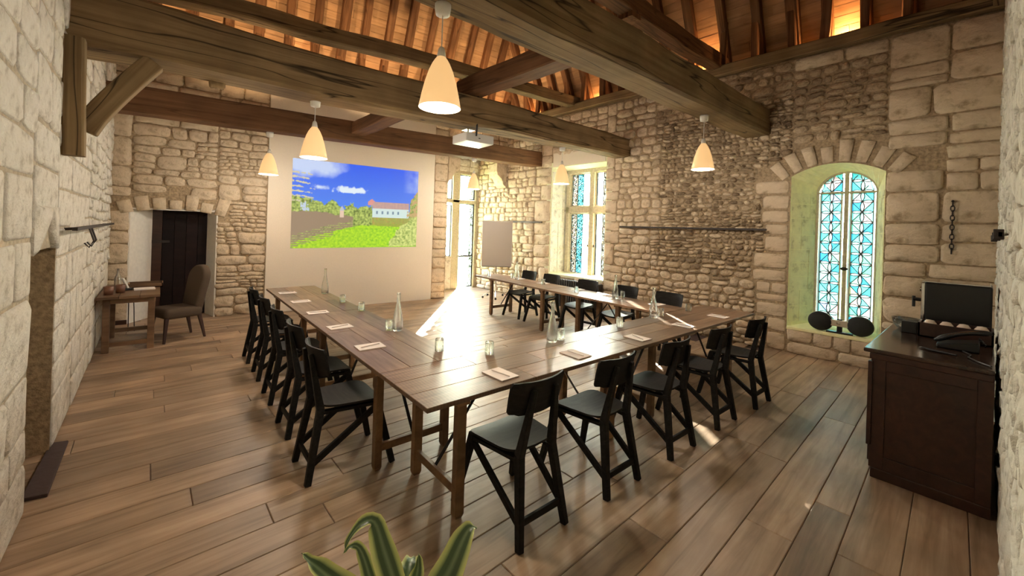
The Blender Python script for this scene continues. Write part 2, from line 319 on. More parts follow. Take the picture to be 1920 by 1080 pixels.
# ------------------------------------------------------------------ walls: frames in plan
class Wall:
    """vertical wall face: origin at floor, U along it, N into the room"""
    def __init__(s, a, b, inward):
        s.a = Vector((*a, 0)); d = Vector((*b, 0)) - s.a; s.L = d.length; s.U = d.normalized()
        n = Vector((-s.U.y, s.U.x, 0)); s.N = n if n.dot(Vector((*inward, 0))) > 0 else -n
        s.M = Matrix(((s.U.x, 0, s.N.x, s.a.x), (s.U.y, 0, s.N.y, s.a.y), (0, 1, 0, 0), (0, 0, 0, 1)))
    def P(s, u, v, d=0): return s.a + s.U * u + Vector((0, 0, v)) + s.N * d
    def u_of(s, x=None, y=None):
        return (x - s.a.x) / s.U.x if x is not None else (y - s.a.y) / s.U.y
def slab(wl, name, mat, u0, u1, v1, t, holes, v0=-0.05):
    """wall body with rectangular holes (u0,u1,v0,v1)"""
    us = sorted({u0, u1, *[h[0] for h in holes], *[h[1] for h in holes]}); vs = sorted({v0, v1, *[h[2] for h in holes], *[h[3] for h in holes]})
    mb = MB()
    for i in range(len(us) - 1):
        for j in range(len(vs) - 1):
            a, b, c, d = us[i], us[i + 1], vs[j], vs[j + 1]; mu, mv = (a + b) / 2, (c + d) / 2
            if mu < u0 or mu > u1 or mv < v0 or mv > v1: continue
            if any(h[0] < mu < h[1] and h[2] < mv < h[3] for h in holes): continue
            mb.hexa([wl.P(a, c, -t), wl.P(b, c, -t), wl.P(b, c, 0), wl.P(a, c, 0), wl.P(a, d, -t), wl.P(b, d, -t), wl.P(b, d, 0), wl.P(a, d, 0)])
    o = mb.build(name, mat); return struct(fix_normals(o))

def stone_geo(poly, dep, rng, bulge=0.8):
    """pillow-shaped stone over a 2-D outline; local x,y in the wall, z out of it"""
    n = len(poly); cx = sum(p[0] for p in poly) / n; cy = sum(p[1] for p in poly) / n
    vs = []; tilt = (rng.uniform(-0.5, 0.5) * dep, rng.uniform(-0.5, 0.5) * dep)
    w_ = max(abs(p[0] - cx) for p in poly) or 1; h_ = max(abs(p[1] - cy) for p in poly) or 1
    for k, (sc, z) in enumerate(((1.0, -0.03), (1.0, dep * 0.5), (bulge, dep))):
        for x, y in poly:
            dx, dy = (x - cx), (y - cy)
            zz = z if k < 2 else z + tilt[0] * dx / w_ + tilt[1] * dy / h_ + rng.uniform(-0.12, 0.12) * dep
            vs.append((cx + dx * sc, cy + dy * sc, zz))
    vs.append((cx, cy, dep * 1.08))
    fs = []
    for r in (0, 1):
        for k in range(n): fs.append((r * n + k, r * n + (k + 1) % n, (r + 1) * n + (k + 1) % n, (r + 1) * n + k))
    for k in range(n): fs.append((2 * n + k, 2 * n + (k + 1) % n, 3 * n))
    return vs, fs
def outline(u0, u1, v0, v1, rng, p, jit, n, gap):
    cu, cv, hw, hh = (u0 + u1) / 2, (v0 + v1) / 2, max((u1 - u0) / 2 - gap, 0.012), max((v1 - v0) / 2 - gap, 0.012)
    ph = rng.uniform(0, 2 * math.pi / n) if p < 4 else math.pi / n; out = []
    for k in range(n):
        a = ph + 2 * math.pi * k / n; c, s_ = math.cos(a), math.sin(a)
        x = math.copysign(abs(c) ** (2 / p), c); y = math.copysign(abs(s_) ** (2 / p), s_)
        pu, pv = cu + hw * x * (1 + rng.uniform(-jit, jit * 0.3)), cv + hh * y * (1 + rng.uniform(-jit, jit * 0.3)); k_ = 0.022 if p < 7 else 0.007
        out.append((pu + k_ * noise.noise(Vector((pu * 4, pv * 4, 1.7))), pv + k_ * 1.2 * noise.noise(Vector((pu * 4, pv * 4, 8.3)))))
    return out
def lay(wl, wall_obj, rects, style, seed, blocked=None, extra=(), limit=300, patch=1.1):
    """split each rectangle into stones; style(u,v) -> (width, height, squareness, jitter, depth, gap, material)"""
    rng = random.Random(seed); cells = []
    stack = [tuple(r) for r in rects]
    while stack:
        u0, u1, v0, v1 = stack.pop(); wd, ht = u1 - u0, v1 - v0
        st = style((u0 + u1) / 2, (v0 + v1) / 2); tw = st[0] * rng.uniform(0.7, 1.35); th = st[1] * rng.uniform(0.7, 1.3)
        fu = u0 + wd * rng.uniform(0.36, 0.64); fv = v0 + ht * rng.uniform(0.38, 0.62)
        if ht > 0.95: stack += [(u0, u1, v0, fv), (u0, u1, fv, v1)]
        elif wd > patch * 1.4: stack += [(u0, fu, v0, v1), (fu, u1, v0, v1)]
        elif ht > th * 1.45: stack += [(u0, u1, v0, fv), (u0, u1, fv, v1)]
        elif wd > tw * 1.45: stack += [(u0, fu, v0, v1), (fu, u1, v0, v1)]
        else: cells.append((u0, u1, v0, v1))
    items = []
    for (u0, u1, v0, v1) in cells:
        st = style((u0 + u1) / 2, (v0 + v1) / 2)
        if st[6] is None or (blocked and blocked((u0 + u1) / 2, (v0 + v1) / 2)): continue
        if rng.random() < st[7] if len(st) > 7 else False: continue
        n = 10 if st[2] < 4 else 14
        items.append((outline(u0, u1, v0, v1, rng, st[2], st[3], n, st[5]), st[4] * rng.uniform(0.6, 1.25), st[6], 0.72 if st[2] < 4 else 0.9))
    for poly, dep, mat in extra: items.append((poly, dep, mat, 0.9))
    sc = []
    for i, (poly, dep, mat, bl) in enumerate(items):
        us = [p[0] for p in poly]; vs = [p[1] for p in poly]; c = wl.P(sum(us) / len(us), sum(vs) / len(vs))
        sc.append((-(max(us) - min(us)) * (max(vs) - min(vs)) * px_per_m(c) ** 2, i))
    sc.sort(); big = {i for s_, i in sc[:limit] if s_ < 0}
    rest = MB(); mats = []
    for i, (poly, dep, mat, bl) in enumerate(items):
        vs, fs = stone_geo(poly, dep, rng, bl)
        if i in big:
            cu, cv = vs[-1][0], vs[-1][1]
            mb = MB().add([(a - cu, b - cv, c) for a, b, c in vs], fs)
            o = mb.build('stone', mat, wall_obj, smooth=True); o.matrix_local = wl.M @ Matrix.Translation((cu, cv, 0))
        else:
            if mat not in mats: mats.append(mat)
            rest.add([tuple(wl.M @ Vector(x)) for x in vs], fs, mats.index(mat))
    if rest.v:
        o = rest.build('small_stones', mats if len(mats) > 1 else mats[0], wall_obj, smooth=True); o['kind'] = 'stuff'
def voussoirs(cu, cv, r0, r1, a0, a1, n, rng, dep, mat, gap=0.012):
    out = []
    for k in range(n):
        b0, b1 = a0 + (a1 - a0) * k / n, a0 + (a1 - a0) * (k + 1) / n; g = math.copysign(gap / r0, a1 - a0); q0, q1 = r0 + 0.008, r1 * rng.uniform(0.96, 1.03)
        pts = []
        for t in (0, 0.5, 1): pts.append((q0, b0 + g / 2 + (b1 - b0 - g) * t))
        for t in (1, 0.5, 0): pts.append((q1, b0 + g / 2 + (b1 - b0 - g) * t))
        poly = [(cu + r * math.cos(a), cv + r * math.sin(a)) for r, a in pts]
        area = sum(poly[i][0] * poly[(i + 1) % 6][1] - poly[(i + 1) % 6][0] * poly[i][1] for i in range(6))
        out.append((poly if area > 0 else poly[::-1], dep * rng.uniform(0.7, 1.2), mat))
    return out

EAVE = 4.55
WR = Wall((6.92, 10.35), (7.3715, -0.30), (-1, 0))     # right wall with two windows
WL = Wall((-0.529, -0.30), (-0.775, 9.45), (1, 0))      # left wall
WF = Wall((-1.30, 9.095), (7.4, 8.527), (0, -1))       # far wall with the projection panel
WN = Wall((7.9, -0.09), (-1.0, -0.09), (0, 1))          # wall behind the camera
WA = Wall((4.4, 9.75), (7.6, 9.75), (0, -1))            # glazed back of the alcove

# ------------------------------------------------------------------ garden ground outside, floor
g = MB().bb(-60, 70, -60, 80, -0.9, -0.6).build('garden_lawn', 'lawn'); struct(g, 'sunlit grass outside the windows')
fl = MB().bb(-1.2, 7.6, -0.5, 10.1, -0.25, -0.022).build('floor', 'slate'); struct(fl)
FA = R_(2.0); FM = Matrix.Rotation(FA, 4, 'Z')
rng = random.Random(3); y = -0.75; pcache = {}
while y < 9.95:
    wd = rng.choice((0.185, 0.22, 0.25)); x = -1.0 - rng.uniform(0, 1.4)
    while x < 7.6:
        L = rng.choice((1.6, 1.9, 2.2, 2.5)); L2 = L
        key = (wd, L)
        if key not in pcache:
            a, b, c = L / 2 - 0.0015, wd / 2 - 0.0015, 0.004
            mb = MB(); vs = []
            for (sx, sy, z) in ((a, b, -0.02), (a, b, -c), (a - c, b - c, 0.0)):
                vs += [(-sx, -sy, z), (sx, -sy, z), (sx, sy, z), (-sx, sy, z)]
            fs = [(8, 9, 10, 11)]
            for r in (0, 4):
                for k in range(4): fs.append((r + k, r + (k + 1) % 4, r + 4 + (k + 1) % 4, r + 4 + k))
            mb.add(vs, fs); o = mb.build('plank', 'floor'); pcache[key] = o.data; bpy.data.objects.remove(o)
        c = FM @ Vector((x + L / 2, y + wd / 2, 0))
        if -1.6 < c.x < 7.9 and c.y < 10.0:
            o = bpy.data.objects.new('plank', pcache[key]); col.objects.link(o); o.parent = fl
            o.location = c; o.rotation_euler = (0, 0, FA)
        x += L
    y += wd

# ------------------------------------------------------------------ wall bodies
uR = lambda yy: WR.u_of(y=yy)
W1 = (uR(1.97), uR(0.90), 0.40, 2.87)                     # arched window opening
W2 = (uR(6.90), uR(5.33), 0.70, 3.30)                     # mullioned window opening
wall_r = slab(WR, 'wall_right', 'mortar', uR(9.97), WR.L + 0.3, 4.5, 0.75, [W1, W2])
uL = lambda yy: WL.u_of(y=yy)
HL = (uL(3.60), uL(4.42), -0.05, 1.52)                    # narrow wall recess
wall_l = slab(WL, 'wall_left', 'mortar_pale', -0.3, WL.L + 0.4, 4.5, 0.40, [HL])
uF = lambda xx: WF.u_of(x=xx)
HD = (uF(-0.52), uF(0.61), -0.05, 1.90)                   # doorway niche
HA = (uF(5.20), uF(7.3), -0.05, 3.75)                     # alcove
wall_f = slab(WF, 'wall_far', 'mortar', -0.2, uF(7.5), 4.5, 1.05, [HD, HA])
wall_n = slab(WN, 'wall_near', 'mortar_pale', -0.1, WN.L, 4.5, 0.4, [])
A1 = (WA.u_of(x=5.42), WA.u_of(x=6.86), 0.0, 3.30)
wall_a = slab(WA, 'wall_alcove', 'mortar_pale', 0.0, WA.L, 4.5, 0.20, [(A1[0], A1[1], -0.05, 3.30)])
rb = slab(Wall((-1.15, 3.4), (-1.15, 4.7), (1, 0)), 'wall_recess', 'mortar', 0, 1.3, 1.9, 0.1, [])

# ------------------------------------------------------------------ stones of the walls
rg = random.Random(5)
def blk(cu, cv, w_, h_, p=9, j=0.03, n=14): return outline(cu - w_ / 2, cu + w_ / 2, cv - h_ / 2, cv + h_ / 2, rg, p, j, n, 0.008)
# right wall
def styR(u, v):
    yy = WR.P(u, 0).y
    if v > 4.25 and yy < 1.9: return (0.55, 0.26, 10, 0.03, 0.03, 0.006, 'ashlar')
    if yy < 0.75 and v > 1.1: return (0.58, 0.27, 8, 0.05, 0.028, 0.006, 'ashlar')
    if yy < 0.75: return (0.40, 0.25, 5, 0.08, 0.03, 0.006, 'ashlar')
    if v < 0.40 and yy < 2.1: return (0.42, 0.22, 6, 0.06, 0.012, 0.006, 'ashlar')
    if yy < 0.92: return (0.40, 0.26, 6, 0.06, 0.016, 0.006, 'ashlar')
    if yy < 2.0: return (0.22, 0.13, 3, 0.12, 0.035, 0.01, 'flint') if v > 3.2 else (0.3, 0.2, 4, 0.1, 0.02, 0.015, 'ashlar')
    if yy < 2.34 and v < 2.9: return (0.36, 0.27, 7, 0.05, 0.010, 0.016, 'ashlar')
    if yy < 4.15:
        if v > 3.9: return (0.19, 0.13, 3, 0.14, 0.03, 0.008, 'flint')
        if v < 1.0: return (0.20, 0.13, 2.6, 0.16, 0.045, 0.006, 'stone')
        if v < 1.3: return (0.17, 0.12, 2.6, 0.18, 0.05, 0.004, 'flint')
        return (0.115, 0.085, 2.4, 0.22, 0.05, 0.003, 'flint')
    if yy < 5.0: return (0.24, 0.17, 3.2, 0.12, 0.045, 0.006, 'stone')
    if yy < 5.36: return (0.40, 0.30, 8, 0.05, 0.030, 0.005, 'ashlar')
    if yy < 6.88: return (0.26, 0.2, 4, 0.1, 0.03, 0.006, 'stone') if v > 3.62 or v < 0.75 else (0.5, 0.4, 8, 0.05, 0.01, 0.01, None)
    if yy < 7.35: return (0.46, 0.33, 8, 0.05, 0.028, 0.005, 'ashlar')
    return (0.27, 0.18, 4.5, 0.09, 0.032, 0.006, 'stone')
# arch over the arched window: segment through (0.90,2.70) (1.435,2.87) (1.97,2.70)
aw, ar = 0.535, 0.16; RA = (aw * aw + ar * ar) / (2 * ar); cA = (uR(1.435), 2.86 - RA); hA = math.asin((aw + 0.12) / RA)
exR = voussoirs(cA[0], cA[1], RA + 0.015, RA + 0.30, math.pi / 2 + hA, math.pi / 2 - hA, 8, rg, 0.026, 'ashlar', 0.06)
def blockR(u, v):
    yy = WR.P(u, 0).y; r = math.hypot(u - cA[0], v - cA[1])
    return (0.55 < yy < 2.3 and 2.55 < v and r < RA + 0.33 and v < 3.3)
e0, e1 = 0.0, WR.L
def bands(us, v0, v1, fixed):
    out = []; v = v0
    while v < v1 - 0.01:
        h_ = rg.uniform(0.38, 0.62); h_ = v1 - v if v1 - v - h_ < 0.3 else h_
        q = [u if k in fixed else u + rg.uniform(-0.13, 0.13) for k, u in enumerate(us)]
        out += [(q[k], q[k + 1], v, v + h_) for k in range(len(q) - 1)]; v += h_
    return out
rects = bands([e0, uR(7.35), W2[0]], 0, 4.5, (0, 2)) + [(W2[0], W2[1], 0, W2[2]), (W2[0], W2[1], W2[3], 4.5)] + bands([W2[1], uR(5.0), uR(4.15), uR(2.36), W1[0]], 0, 4.5, (0, 4)) + \
        [(W1[0], W1[1], 0, W1[2]), (W1[0], W1[1], 2.87, 4.5)] + bands([W1[1], uR(0.45), e1], 0, 4.5, (0, 2))
lay(WR, wall_r, rects, styR, 11, blockR, exR)
# plaster patch above the mullioned window
o = MB().hexa([WR.P(uR(6.86), 3.30, -0.02), WR.P(uR(5.36), 3.30, -0.02), WR.P(uR(5.36), 3.30, 0.022), WR.P(uR(6.86), 3.30, 0.022),
               WR.P(uR(6.86), 3.62, -0.02), WR.P(uR(5.36), 3.62, -0.02), WR.P(uR(5.36), 3.62, 0.022), WR.P(uR(6.86), 3.62, 0.022)]).build('plaster_patch', 'plaster', wall_r)
# far wall
def styF(u, v):
    x = WF.P(u, 0).x
    if 1.40 < x < 4.80: return (0.5, 0.4, 8, 0.05, 0.01, 0.01, None)
    if x > 4.8: return (0.42, 0.30, 7, 0.06, 0.035, 0.006, 'stone')
    if x < -0.45: return (0.42, 0.27, 6, 0.06, 0.03, 0.006, 'stone')
    if v > 3.3: return (0.44, 0.24, 8, 0.05, 0.03, 0.005, 'ashlar')
    k = noise.noise(Vector((x * 1.3, v * 1.6, 3.0)))
    if k > 0.12: return (0.17, 0.09, 3.0, 0.12, 0.035, 0.005, 'stone')
    return (0.32, 0.20, 4.2, 0.09, 0.035, 0.005, 'stone')
dw, dr = 0.565, 0.07; RD = (dw * dw + dr * dr) / (2 * dr); cD = (uF(0.045), 1.895 - RD); hD = math.asin((dw + 0.14) / RD)
exF = voussoirs(cD[0], cD[1], RD - 0.005, RD + 0.25, math.pi / 2 + hD, math.pi / 2 - hD, 7, rg, 0.03, 'ashlar', 0.045)
def blockF(u, v):
    x = WF.P(u, 0).x; r = math.hypot(u - cD[0], v - cD[1]); return -0.66 < x < 0.75 and 1.7 < v < 2.35 and r < RD + 0.30
rects = [(uF(-0.80), HD[0], 0, 4.5), (HD[0], HD[1], 1.9, 4.5), (HD[1], uF(1.38), 0, 4.5), (uF(4.82), uF(5.19), 0, 4.5), (uF(5.19), uF(7.0), 3.75, 4.5)]
# two corbels carrying the lintel of the alcove
lay(WF, wall_f, rects, styF, 21, blockF, exF)
def corbel(loc_u, sgn, name):
    mb = MB(); prof = [(0, 2.88), (0.10, 2.95), (0.16, 3.10), (0.30, 3.20), (0.33, 3.30), (0.33, 3.52), (0, 3.52)]
    a = [WF.P(loc_u + sgn * p, z, 0.02) for p, z in prof]; b = [WF.P(loc_u + sgn * p, z, -0.40) for p, z in prof]; n = len(prof)
    mb.add(a + b, [tuple(range(n)), tuple(range(2 * n - 1, n - 1, -1))] + [(k, (k + 1) % n, n + (k + 1) % n, n + k) for k in range(n)])
    fix_normals(mb.build(name, 'ashlar', wall_f, bevel=0.012))
corbel(uF(5.20), 1, 'corbel'); corbel(uF(6.97), -1, 'corbel')
# left wall
def styL(u, v):
    yy = WL.P(u, 0).y
    if yy > 6.2 and v > 0.9: return (0.24, 0.17, 4.5, 0.12, 0.022, 0.006, 'pale')
    if yy > 6.2: return (0.45, 0.30, 8, 0.04, 0.008, 0.012, 'pale')
    if v > 2.2: return (0.44, 0.30, 7, 0.09, 0.016, 0.007, 'pale')
    return (0.58, 0.36, 12, 0.035, 0.010, 0.006, 'pale')
rects = [(uL(-0.05), HL[0], 0, 4.5), (HL[0], HL[1], 1.78, 4.5), (HL[1], uL(9.05), 0, 4.5)]
exL = [([(HL[0], 1.50), (HL[0] + 0.14, 1.52), (HL[0] + 0.36, 1.74), (HL[0] + 0.36, 1.80), (HL[0], 1.80)], 0.03, 'pale'),
       ([(HL[1], 1.80), (HL[0] + 0.42, 1.80), (HL[0] + 0.42, 1.74), (HL[1] - 0.2, 1.52), (HL[1], 1.50)], 0.03, 'pale')]
lay(WL, wall_l, rects, styL, 31, None, exL, patch=1.5)
# wall behind the camera, seen at a flat angle
def styN(u, v): return (0.20, 0.13, 4, 0.14, 0.014, 0.003, 'pale')
lay(WN, wall_n, [(0.5, 8.4, 0, 4.5)], styN, 41)
# alcove back wall: blocks under and beside the lights
def styA(u, v): return (0.34, 0.24, 8, 0.04, 0.010, 0.008, 'pale')
uA = lambda xx: WA.u_of(x=xx)
lay(WA, wall_a, [(uA(4.9), A1[0], 0, 4.4), (A1[0], A1[1], 3.36, 4.4)], styA, 51)
# recess in the left wall: sides, and a dark slate step before it
mb = MB()
for uu, s_ in ((HL[0], 1), (HL[1], -1)):
    a = uu - s_ * 0.02
    mb.hexa([WL.P(a, -0.02, -0.45), WL.P(a + s_ * 0.05, -0.02, -0.45), WL.P(a + s_ * 0.03, -0.02, 0.0), WL.P(a, -0.02, 0.0),
             WL.P(a, 1.7, -0.45), WL.P(a + s_ * 0.05, 1.7, -0.45), WL.P(a + s_ * 0.03, 1.7, 0.0), WL.P(a, 1.7, 0.0)])
fix_normals(mb.build('recess_side', 'mortar', wall_l))
for k, (z, h_) in enumerate(((0.55, 0.10), (0.95, 0.12))):
    mb = MB(); mb.hexa([WL.P(HL[0] + 0.02, z, -0.40), WL.P(HL[1] - 0.02, z, -0.40), WL.P(HL[1] - 0.02, z, -0.16 - 0.05 * k), WL.P(HL[0] + 0.3, z, -0.10),
                        WL.P(HL[0] + 0.02, z + h_, -0.40), WL.P(HL[1] - 0.02, z + h_, -0.40), WL.P(HL[1] - 0.02, z + h_, -0.16), WL.P(HL[0] + 0.3, z + h_, -0.12)])
    fix_normals(mb.build('recess_ledge', 'pale', wall_l, bevel=0.015))
o = MB().hexa([V3(-0.66, 3.74, 0), V3(-0.545, 3.72, 0), V3(-0.565, 4.52, 0), V3(-0.66, 4.54, 0), V3(-0.66, 3.74, 0.022), V3(-0.545, 3.72, 0.022), V3(-0.565, 4.52, 0.022), V3(-0.66, 4.54, 0.022)]).build('threshold_slab', 'slate', bevel=0.004)
tag(o, 'dark slate slab on the floor before the narrow wall recess', 'slab')

# ------------------------------------------------------------------ projection panel and projected picture
pu0, pu1 = uF(1.385), uF(4.815)
o = MB().hexa([WF.P(pu0, 0, -0.02), WF.P(pu1, 0, -0.02), WF.P(pu1, 0, 0.045), WF.P(pu0, 0, 0.045), WF.P(pu0, 4.52, -0.02), WF.P(pu1, 4.52, -0.02), WF.P(pu1, 4.52, 0.045), WF.P(pu0, 4.52, 0.045)]).build('trim_1', 'plaster')
struct(fix_normals(o), 'smooth beige plastered panel covering the middle of the far wall')
def fbm(x, y, z=0.0, o=4):
    s, a, f = 0, 0.5, 1
    for _ in range(o): s += a * noise.noise(Vector((x * f, y * f, z))); a *= 0.5; f *= 2.03
    return s
def pict(s, t):
    """the projected photograph: s to the right, t upwards"""
    n1 = fbm(s * 9, t * 6, 1.0); n2 = fbm(s * 30, t * 20, 5.0); n3 = fbm(s * 60, t * 42, 9.0, 2)
    c = (0.004 + 0.10 * (1 - t), 0.10 + 0.24 * (1 - t), 0.86)                                   # blue sky
    cl = 0
    d = math.hypot((s - 0.13) / 0.25, (t - 0.97) / 0.19) + n1 * 0.5
    if d < 1: cl = max(cl, min(1, (1 - d) * 2.2) * 0.75)
    d = math.hypot((s - 0.425) / 0.14, (t - 0.685) / 0.05) + n2 * 0.8
    if d < 1 and t > 0.655 + n2 * 0.03: cl = max(cl, min(1, (1 - d) * 3))
    d = math.hypot((s - 0.2) / 0.07, (t - 0.70) / 0.03) + n2
    if d < 1: cl = max(cl, (1 - d))
    if s > 0.86 and t > 0.7: cl = max(cl, 0.35 * max(0, n1 + 0.3) * (s - 0.86) / 0.14 * 3)
    c = tuple(c[i] * (1 - cl) + (0.72, 0.83, 0.92)[i] * cl for i in range(3))
    tg = max(0, min(1, 0.5 + 1.6 * n3 + 0.8 * n2)); tree = (0.10 + 0.42 * tg, 0.17 + 0.48 * tg, 0.03 + 0.12 * tg)
    top = 0.46 + 0.06 * n1 + 0.06 * n2                                                         # tree line
    if s < 0.22: top = 0.60 - (s / 0.22) * 0.08 + 0.05 * n2
    elif s < 0.45: top += 0.06 * math.sin((s - 0.2) * 18) ** 2 + 0.02
    elif s < 0.60: top += 0.04
    if s > 0.93: top = 0.58 + (s - 0.93) * 2.2 + 0.05 * n2
    house = 0.60 < s < 0.92
    if house and 0.36 < t < 0.485:
        c = (0.62, 0.78, 0.74)
        for k in range(5):
            if abs(s - (0.640 + 0.046 * k)) < 0.008 and 0.415 < t < 0.455: c = (0.16, 0.26, 0.36)
    elif house and 0.485 <= t < 0.565 and s > 0.585 + (t - 0.485) * 0.35: c = (0.52 + 0.2 * n3, 0.33 + 0.12 * n3, 0.30)
    elif 0.565 < s < 0.625 and 0.52 <= t < 0.60 - abs(s - 0.595) * 1.2: c = (0.72, 0.30, 0.26)
    elif t < top and not house: c = tree
    if s > 0.90 and t < top and n2 > 0.02: c = (0.55, 0.36, 0.16)
    if s < 0.16 and t < 0.86 and t > 0.5:                                                        # fir branches
        if math.sin(t * 120 + s * 14 + 3 * n1) + 2 * n2 > 0.25 + s * 6: c = (0.62, 0.58, 0.38)
    lawn = 0.05 + 0.22 * min(1, s / 0.5) ** 0.8 - 0.05 * max(0, s - 0.6) + 0.006 * n3
    if t < lawn: c = (0.36 + 0.5 * n3, 0.62 + 0.5 * n3 + 0.1 * s, 0.015)
    elif t < 0.30 and house and t > lawn: c = (0.30 + 0.3 * max(0, n2), 0.36 + 0.2 * max(0, n2), 0.05)
    elif house and t <= 0.37: c = (0.33 + 0.35 * max(0, n2), 0.36 + 0.25 * n3, 0.07)
    # tree shade on the left: glowing brown painted in for the room-lit plaster
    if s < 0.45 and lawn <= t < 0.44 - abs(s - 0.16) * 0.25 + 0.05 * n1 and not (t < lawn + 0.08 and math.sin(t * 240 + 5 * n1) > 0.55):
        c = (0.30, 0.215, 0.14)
    if s < 0.45 and t < lawn and t > lawn - 0.06 and math.sin(t * 260 + s * 20) > 0.3 and s < 0.3: c = (0.30, 0.22, 0.14)  # shade bands on the lawn, same painted plaster glow
    if 0.345 < s < 0.375 and 0.36 < t < 0.44: c = (0.75, 0.55, 0.42)
    if 0.345 < s < 0.375 and 0.44 <= t < 0.50 - abs(s - 0.36) * 3: c = (0.5, 0.52, 0.56)
    if 0.06 < s < 0.12 and 0.42 < t < 0.52 and n2 > -0.05: c = (0.5, 0.6, 0.75)
    if s > 0.74 and t < 0.40 * max(0, (s - 0.74) / 0.26) ** 0.55 + 0.10 * n1 + 0.06 * n2 and t > 0.012: c = (0.22 + 0.55 * tg, 0.34 + 0.5 * tg, 0.06 + 0.2 * tg)
    return c
NX, NY = 260, 160
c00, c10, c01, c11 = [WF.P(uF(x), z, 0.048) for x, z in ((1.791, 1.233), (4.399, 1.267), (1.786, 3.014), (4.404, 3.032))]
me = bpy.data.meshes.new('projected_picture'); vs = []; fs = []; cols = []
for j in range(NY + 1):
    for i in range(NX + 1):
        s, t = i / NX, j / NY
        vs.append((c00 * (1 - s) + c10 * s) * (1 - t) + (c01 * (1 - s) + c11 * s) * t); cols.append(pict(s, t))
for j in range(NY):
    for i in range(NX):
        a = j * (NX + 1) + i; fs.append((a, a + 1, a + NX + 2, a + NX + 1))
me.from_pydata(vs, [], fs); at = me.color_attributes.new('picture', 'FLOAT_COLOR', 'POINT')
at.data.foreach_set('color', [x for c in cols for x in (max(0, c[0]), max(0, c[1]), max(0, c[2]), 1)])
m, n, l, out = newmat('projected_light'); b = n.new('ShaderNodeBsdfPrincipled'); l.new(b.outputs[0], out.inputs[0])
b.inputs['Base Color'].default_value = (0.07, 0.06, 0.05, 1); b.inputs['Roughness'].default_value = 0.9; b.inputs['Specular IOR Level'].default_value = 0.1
an = n.new('ShaderNodeVertexColor'); an.layer_name = 'picture'; l.new(an.outputs[0], b.inputs['Emission Color']); b.inputs['Emission Strength'].default_value = 0.36  # emits the projected picture plus the painted plaster glow of its dark areas
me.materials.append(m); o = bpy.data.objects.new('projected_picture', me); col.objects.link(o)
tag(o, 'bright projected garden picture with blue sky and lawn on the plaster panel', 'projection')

# ------------------------------------------------------------------ doorway niche and door
dn = WF.P(0, 0, 0); D0, D1 = HD[0], HD[1]; Yd = 0.42
q0, q1 = uF(-0.29), uF(0.475)
d1 = bpy.data.objects.new('door_1', None); col.objects.link(d1); struct(d1, 'dark plank door at the back of the whitewashed niche')
def quad_solid(a, b, c, d, t, name, mat, parent):
    """slab with front face a,b,c,d thickened backwards along t"""
    t = Vector(t); return fix_normals(MB().hexa([a, b, c, d, a + t, b + t, c + t, d + t]).build(name, mat, parent))
quad_solid(WF.P(D0, 0, 0.01), WF.P(q0, 0, -Yd), WF.P(q0, 1.92, -Yd), WF.P(D0, 1.92, 0.01), -WF.U * 0.02, 'niche_side', 'whitewash', d1)
quad_solid(WF.P(D1, 0, 0.01), WF.P(q1, 0, -Yd), WF.P(q1, 1.92, -Yd), WF.P(D1, 1.92, 0.01), WF.U * 0.02, 'niche_side', 'whitewash', d1)
quad_solid(WF.P(D0 - .03, 1.88, 0.0), WF.P(D1 + .03, 1.88, 0.0), WF.P(D1 + .03, 1.90, -Yd - 0.1), WF.P(D0 - .03, 1.90, -Yd - 0.1), (0, 0, 0.04), 'niche_head', 'whitewash', d1)
npl = 5
for k in range(npl):
    a, b_ = q0 - 0.03 + (q1 - q0 + 0.06) * k / npl, q0 - 0.03 + (q1 - q0 + 0.06) * (k + 1) / npl
    dd = 0.0 if k else 0.02
    p = fix_normals(MB().hexa([WF.P(a + .003, 0, -Yd - 0.06), WF.P(b_ - .003, 0, -Yd - 0.06), WF.P(b_ - .003, 0, -Yd - 0.02 + dd), WF.P(a + .003, 0, -Yd - 0.02 + dd),
                   WF.P(a + .003, 1.9, -Yd - 0.06), WF.P(b_ - .003, 1.9, -Yd - 0.06), WF.P(b_ - .003, 1.9, -Yd - 0.02 + dd), WF.P(a + .003, 1.9, -Yd - 0.02 + dd)]).build('door_plank', 'darkdoor' if k else 'mahogany', d1))
quad_solid(WF.P(q0, 1.30, -Yd + 0.012), WF.P(q0 + 0.24, 1.31, -Yd + 0.012), WF.P(q0 + 0.24, 1.35, -Yd + 0.012), WF.P(q0, 1.36, -Yd + 0.012), WF.N * -0.02, 'hinge_strap', 'iron', d1)
quad_solid(WF.P(q0 - .05, 0, -Yd - 0.08), WF.P(q1 + .05, 0, -Yd - 0.08), WF.P(q1 + .05, 1.95, -Yd - 0.08), WF.P(q0 - .05, 1.95, -Yd - 0.08), WF.N * -0.05, 'door_backing', 'darkdoor', d1)
o = fix_normals(MB().hexa([WF.P(uF(-0.76), 0, 0.0), WF.P(D0, 0, 0.0), WF.P(D0, 0, 0.05), WF.P(uF(-0.76), 0, 0.05), WF.P(uF(-0.76), 0.07, 0), WF.P(D0, 0.07, 0), WF.P(D0, 0.07, 0.05), WF.P(uF(-0.76), 0.07, 0.05)]).build('baseboard_far', 'mahogany')); struct(o)

# ------------------------------------------------------------------ windows
def winroot(name, label):
    o = bpy.data.objects.new(name, None); col.objects.link(o); return struct(o, label)
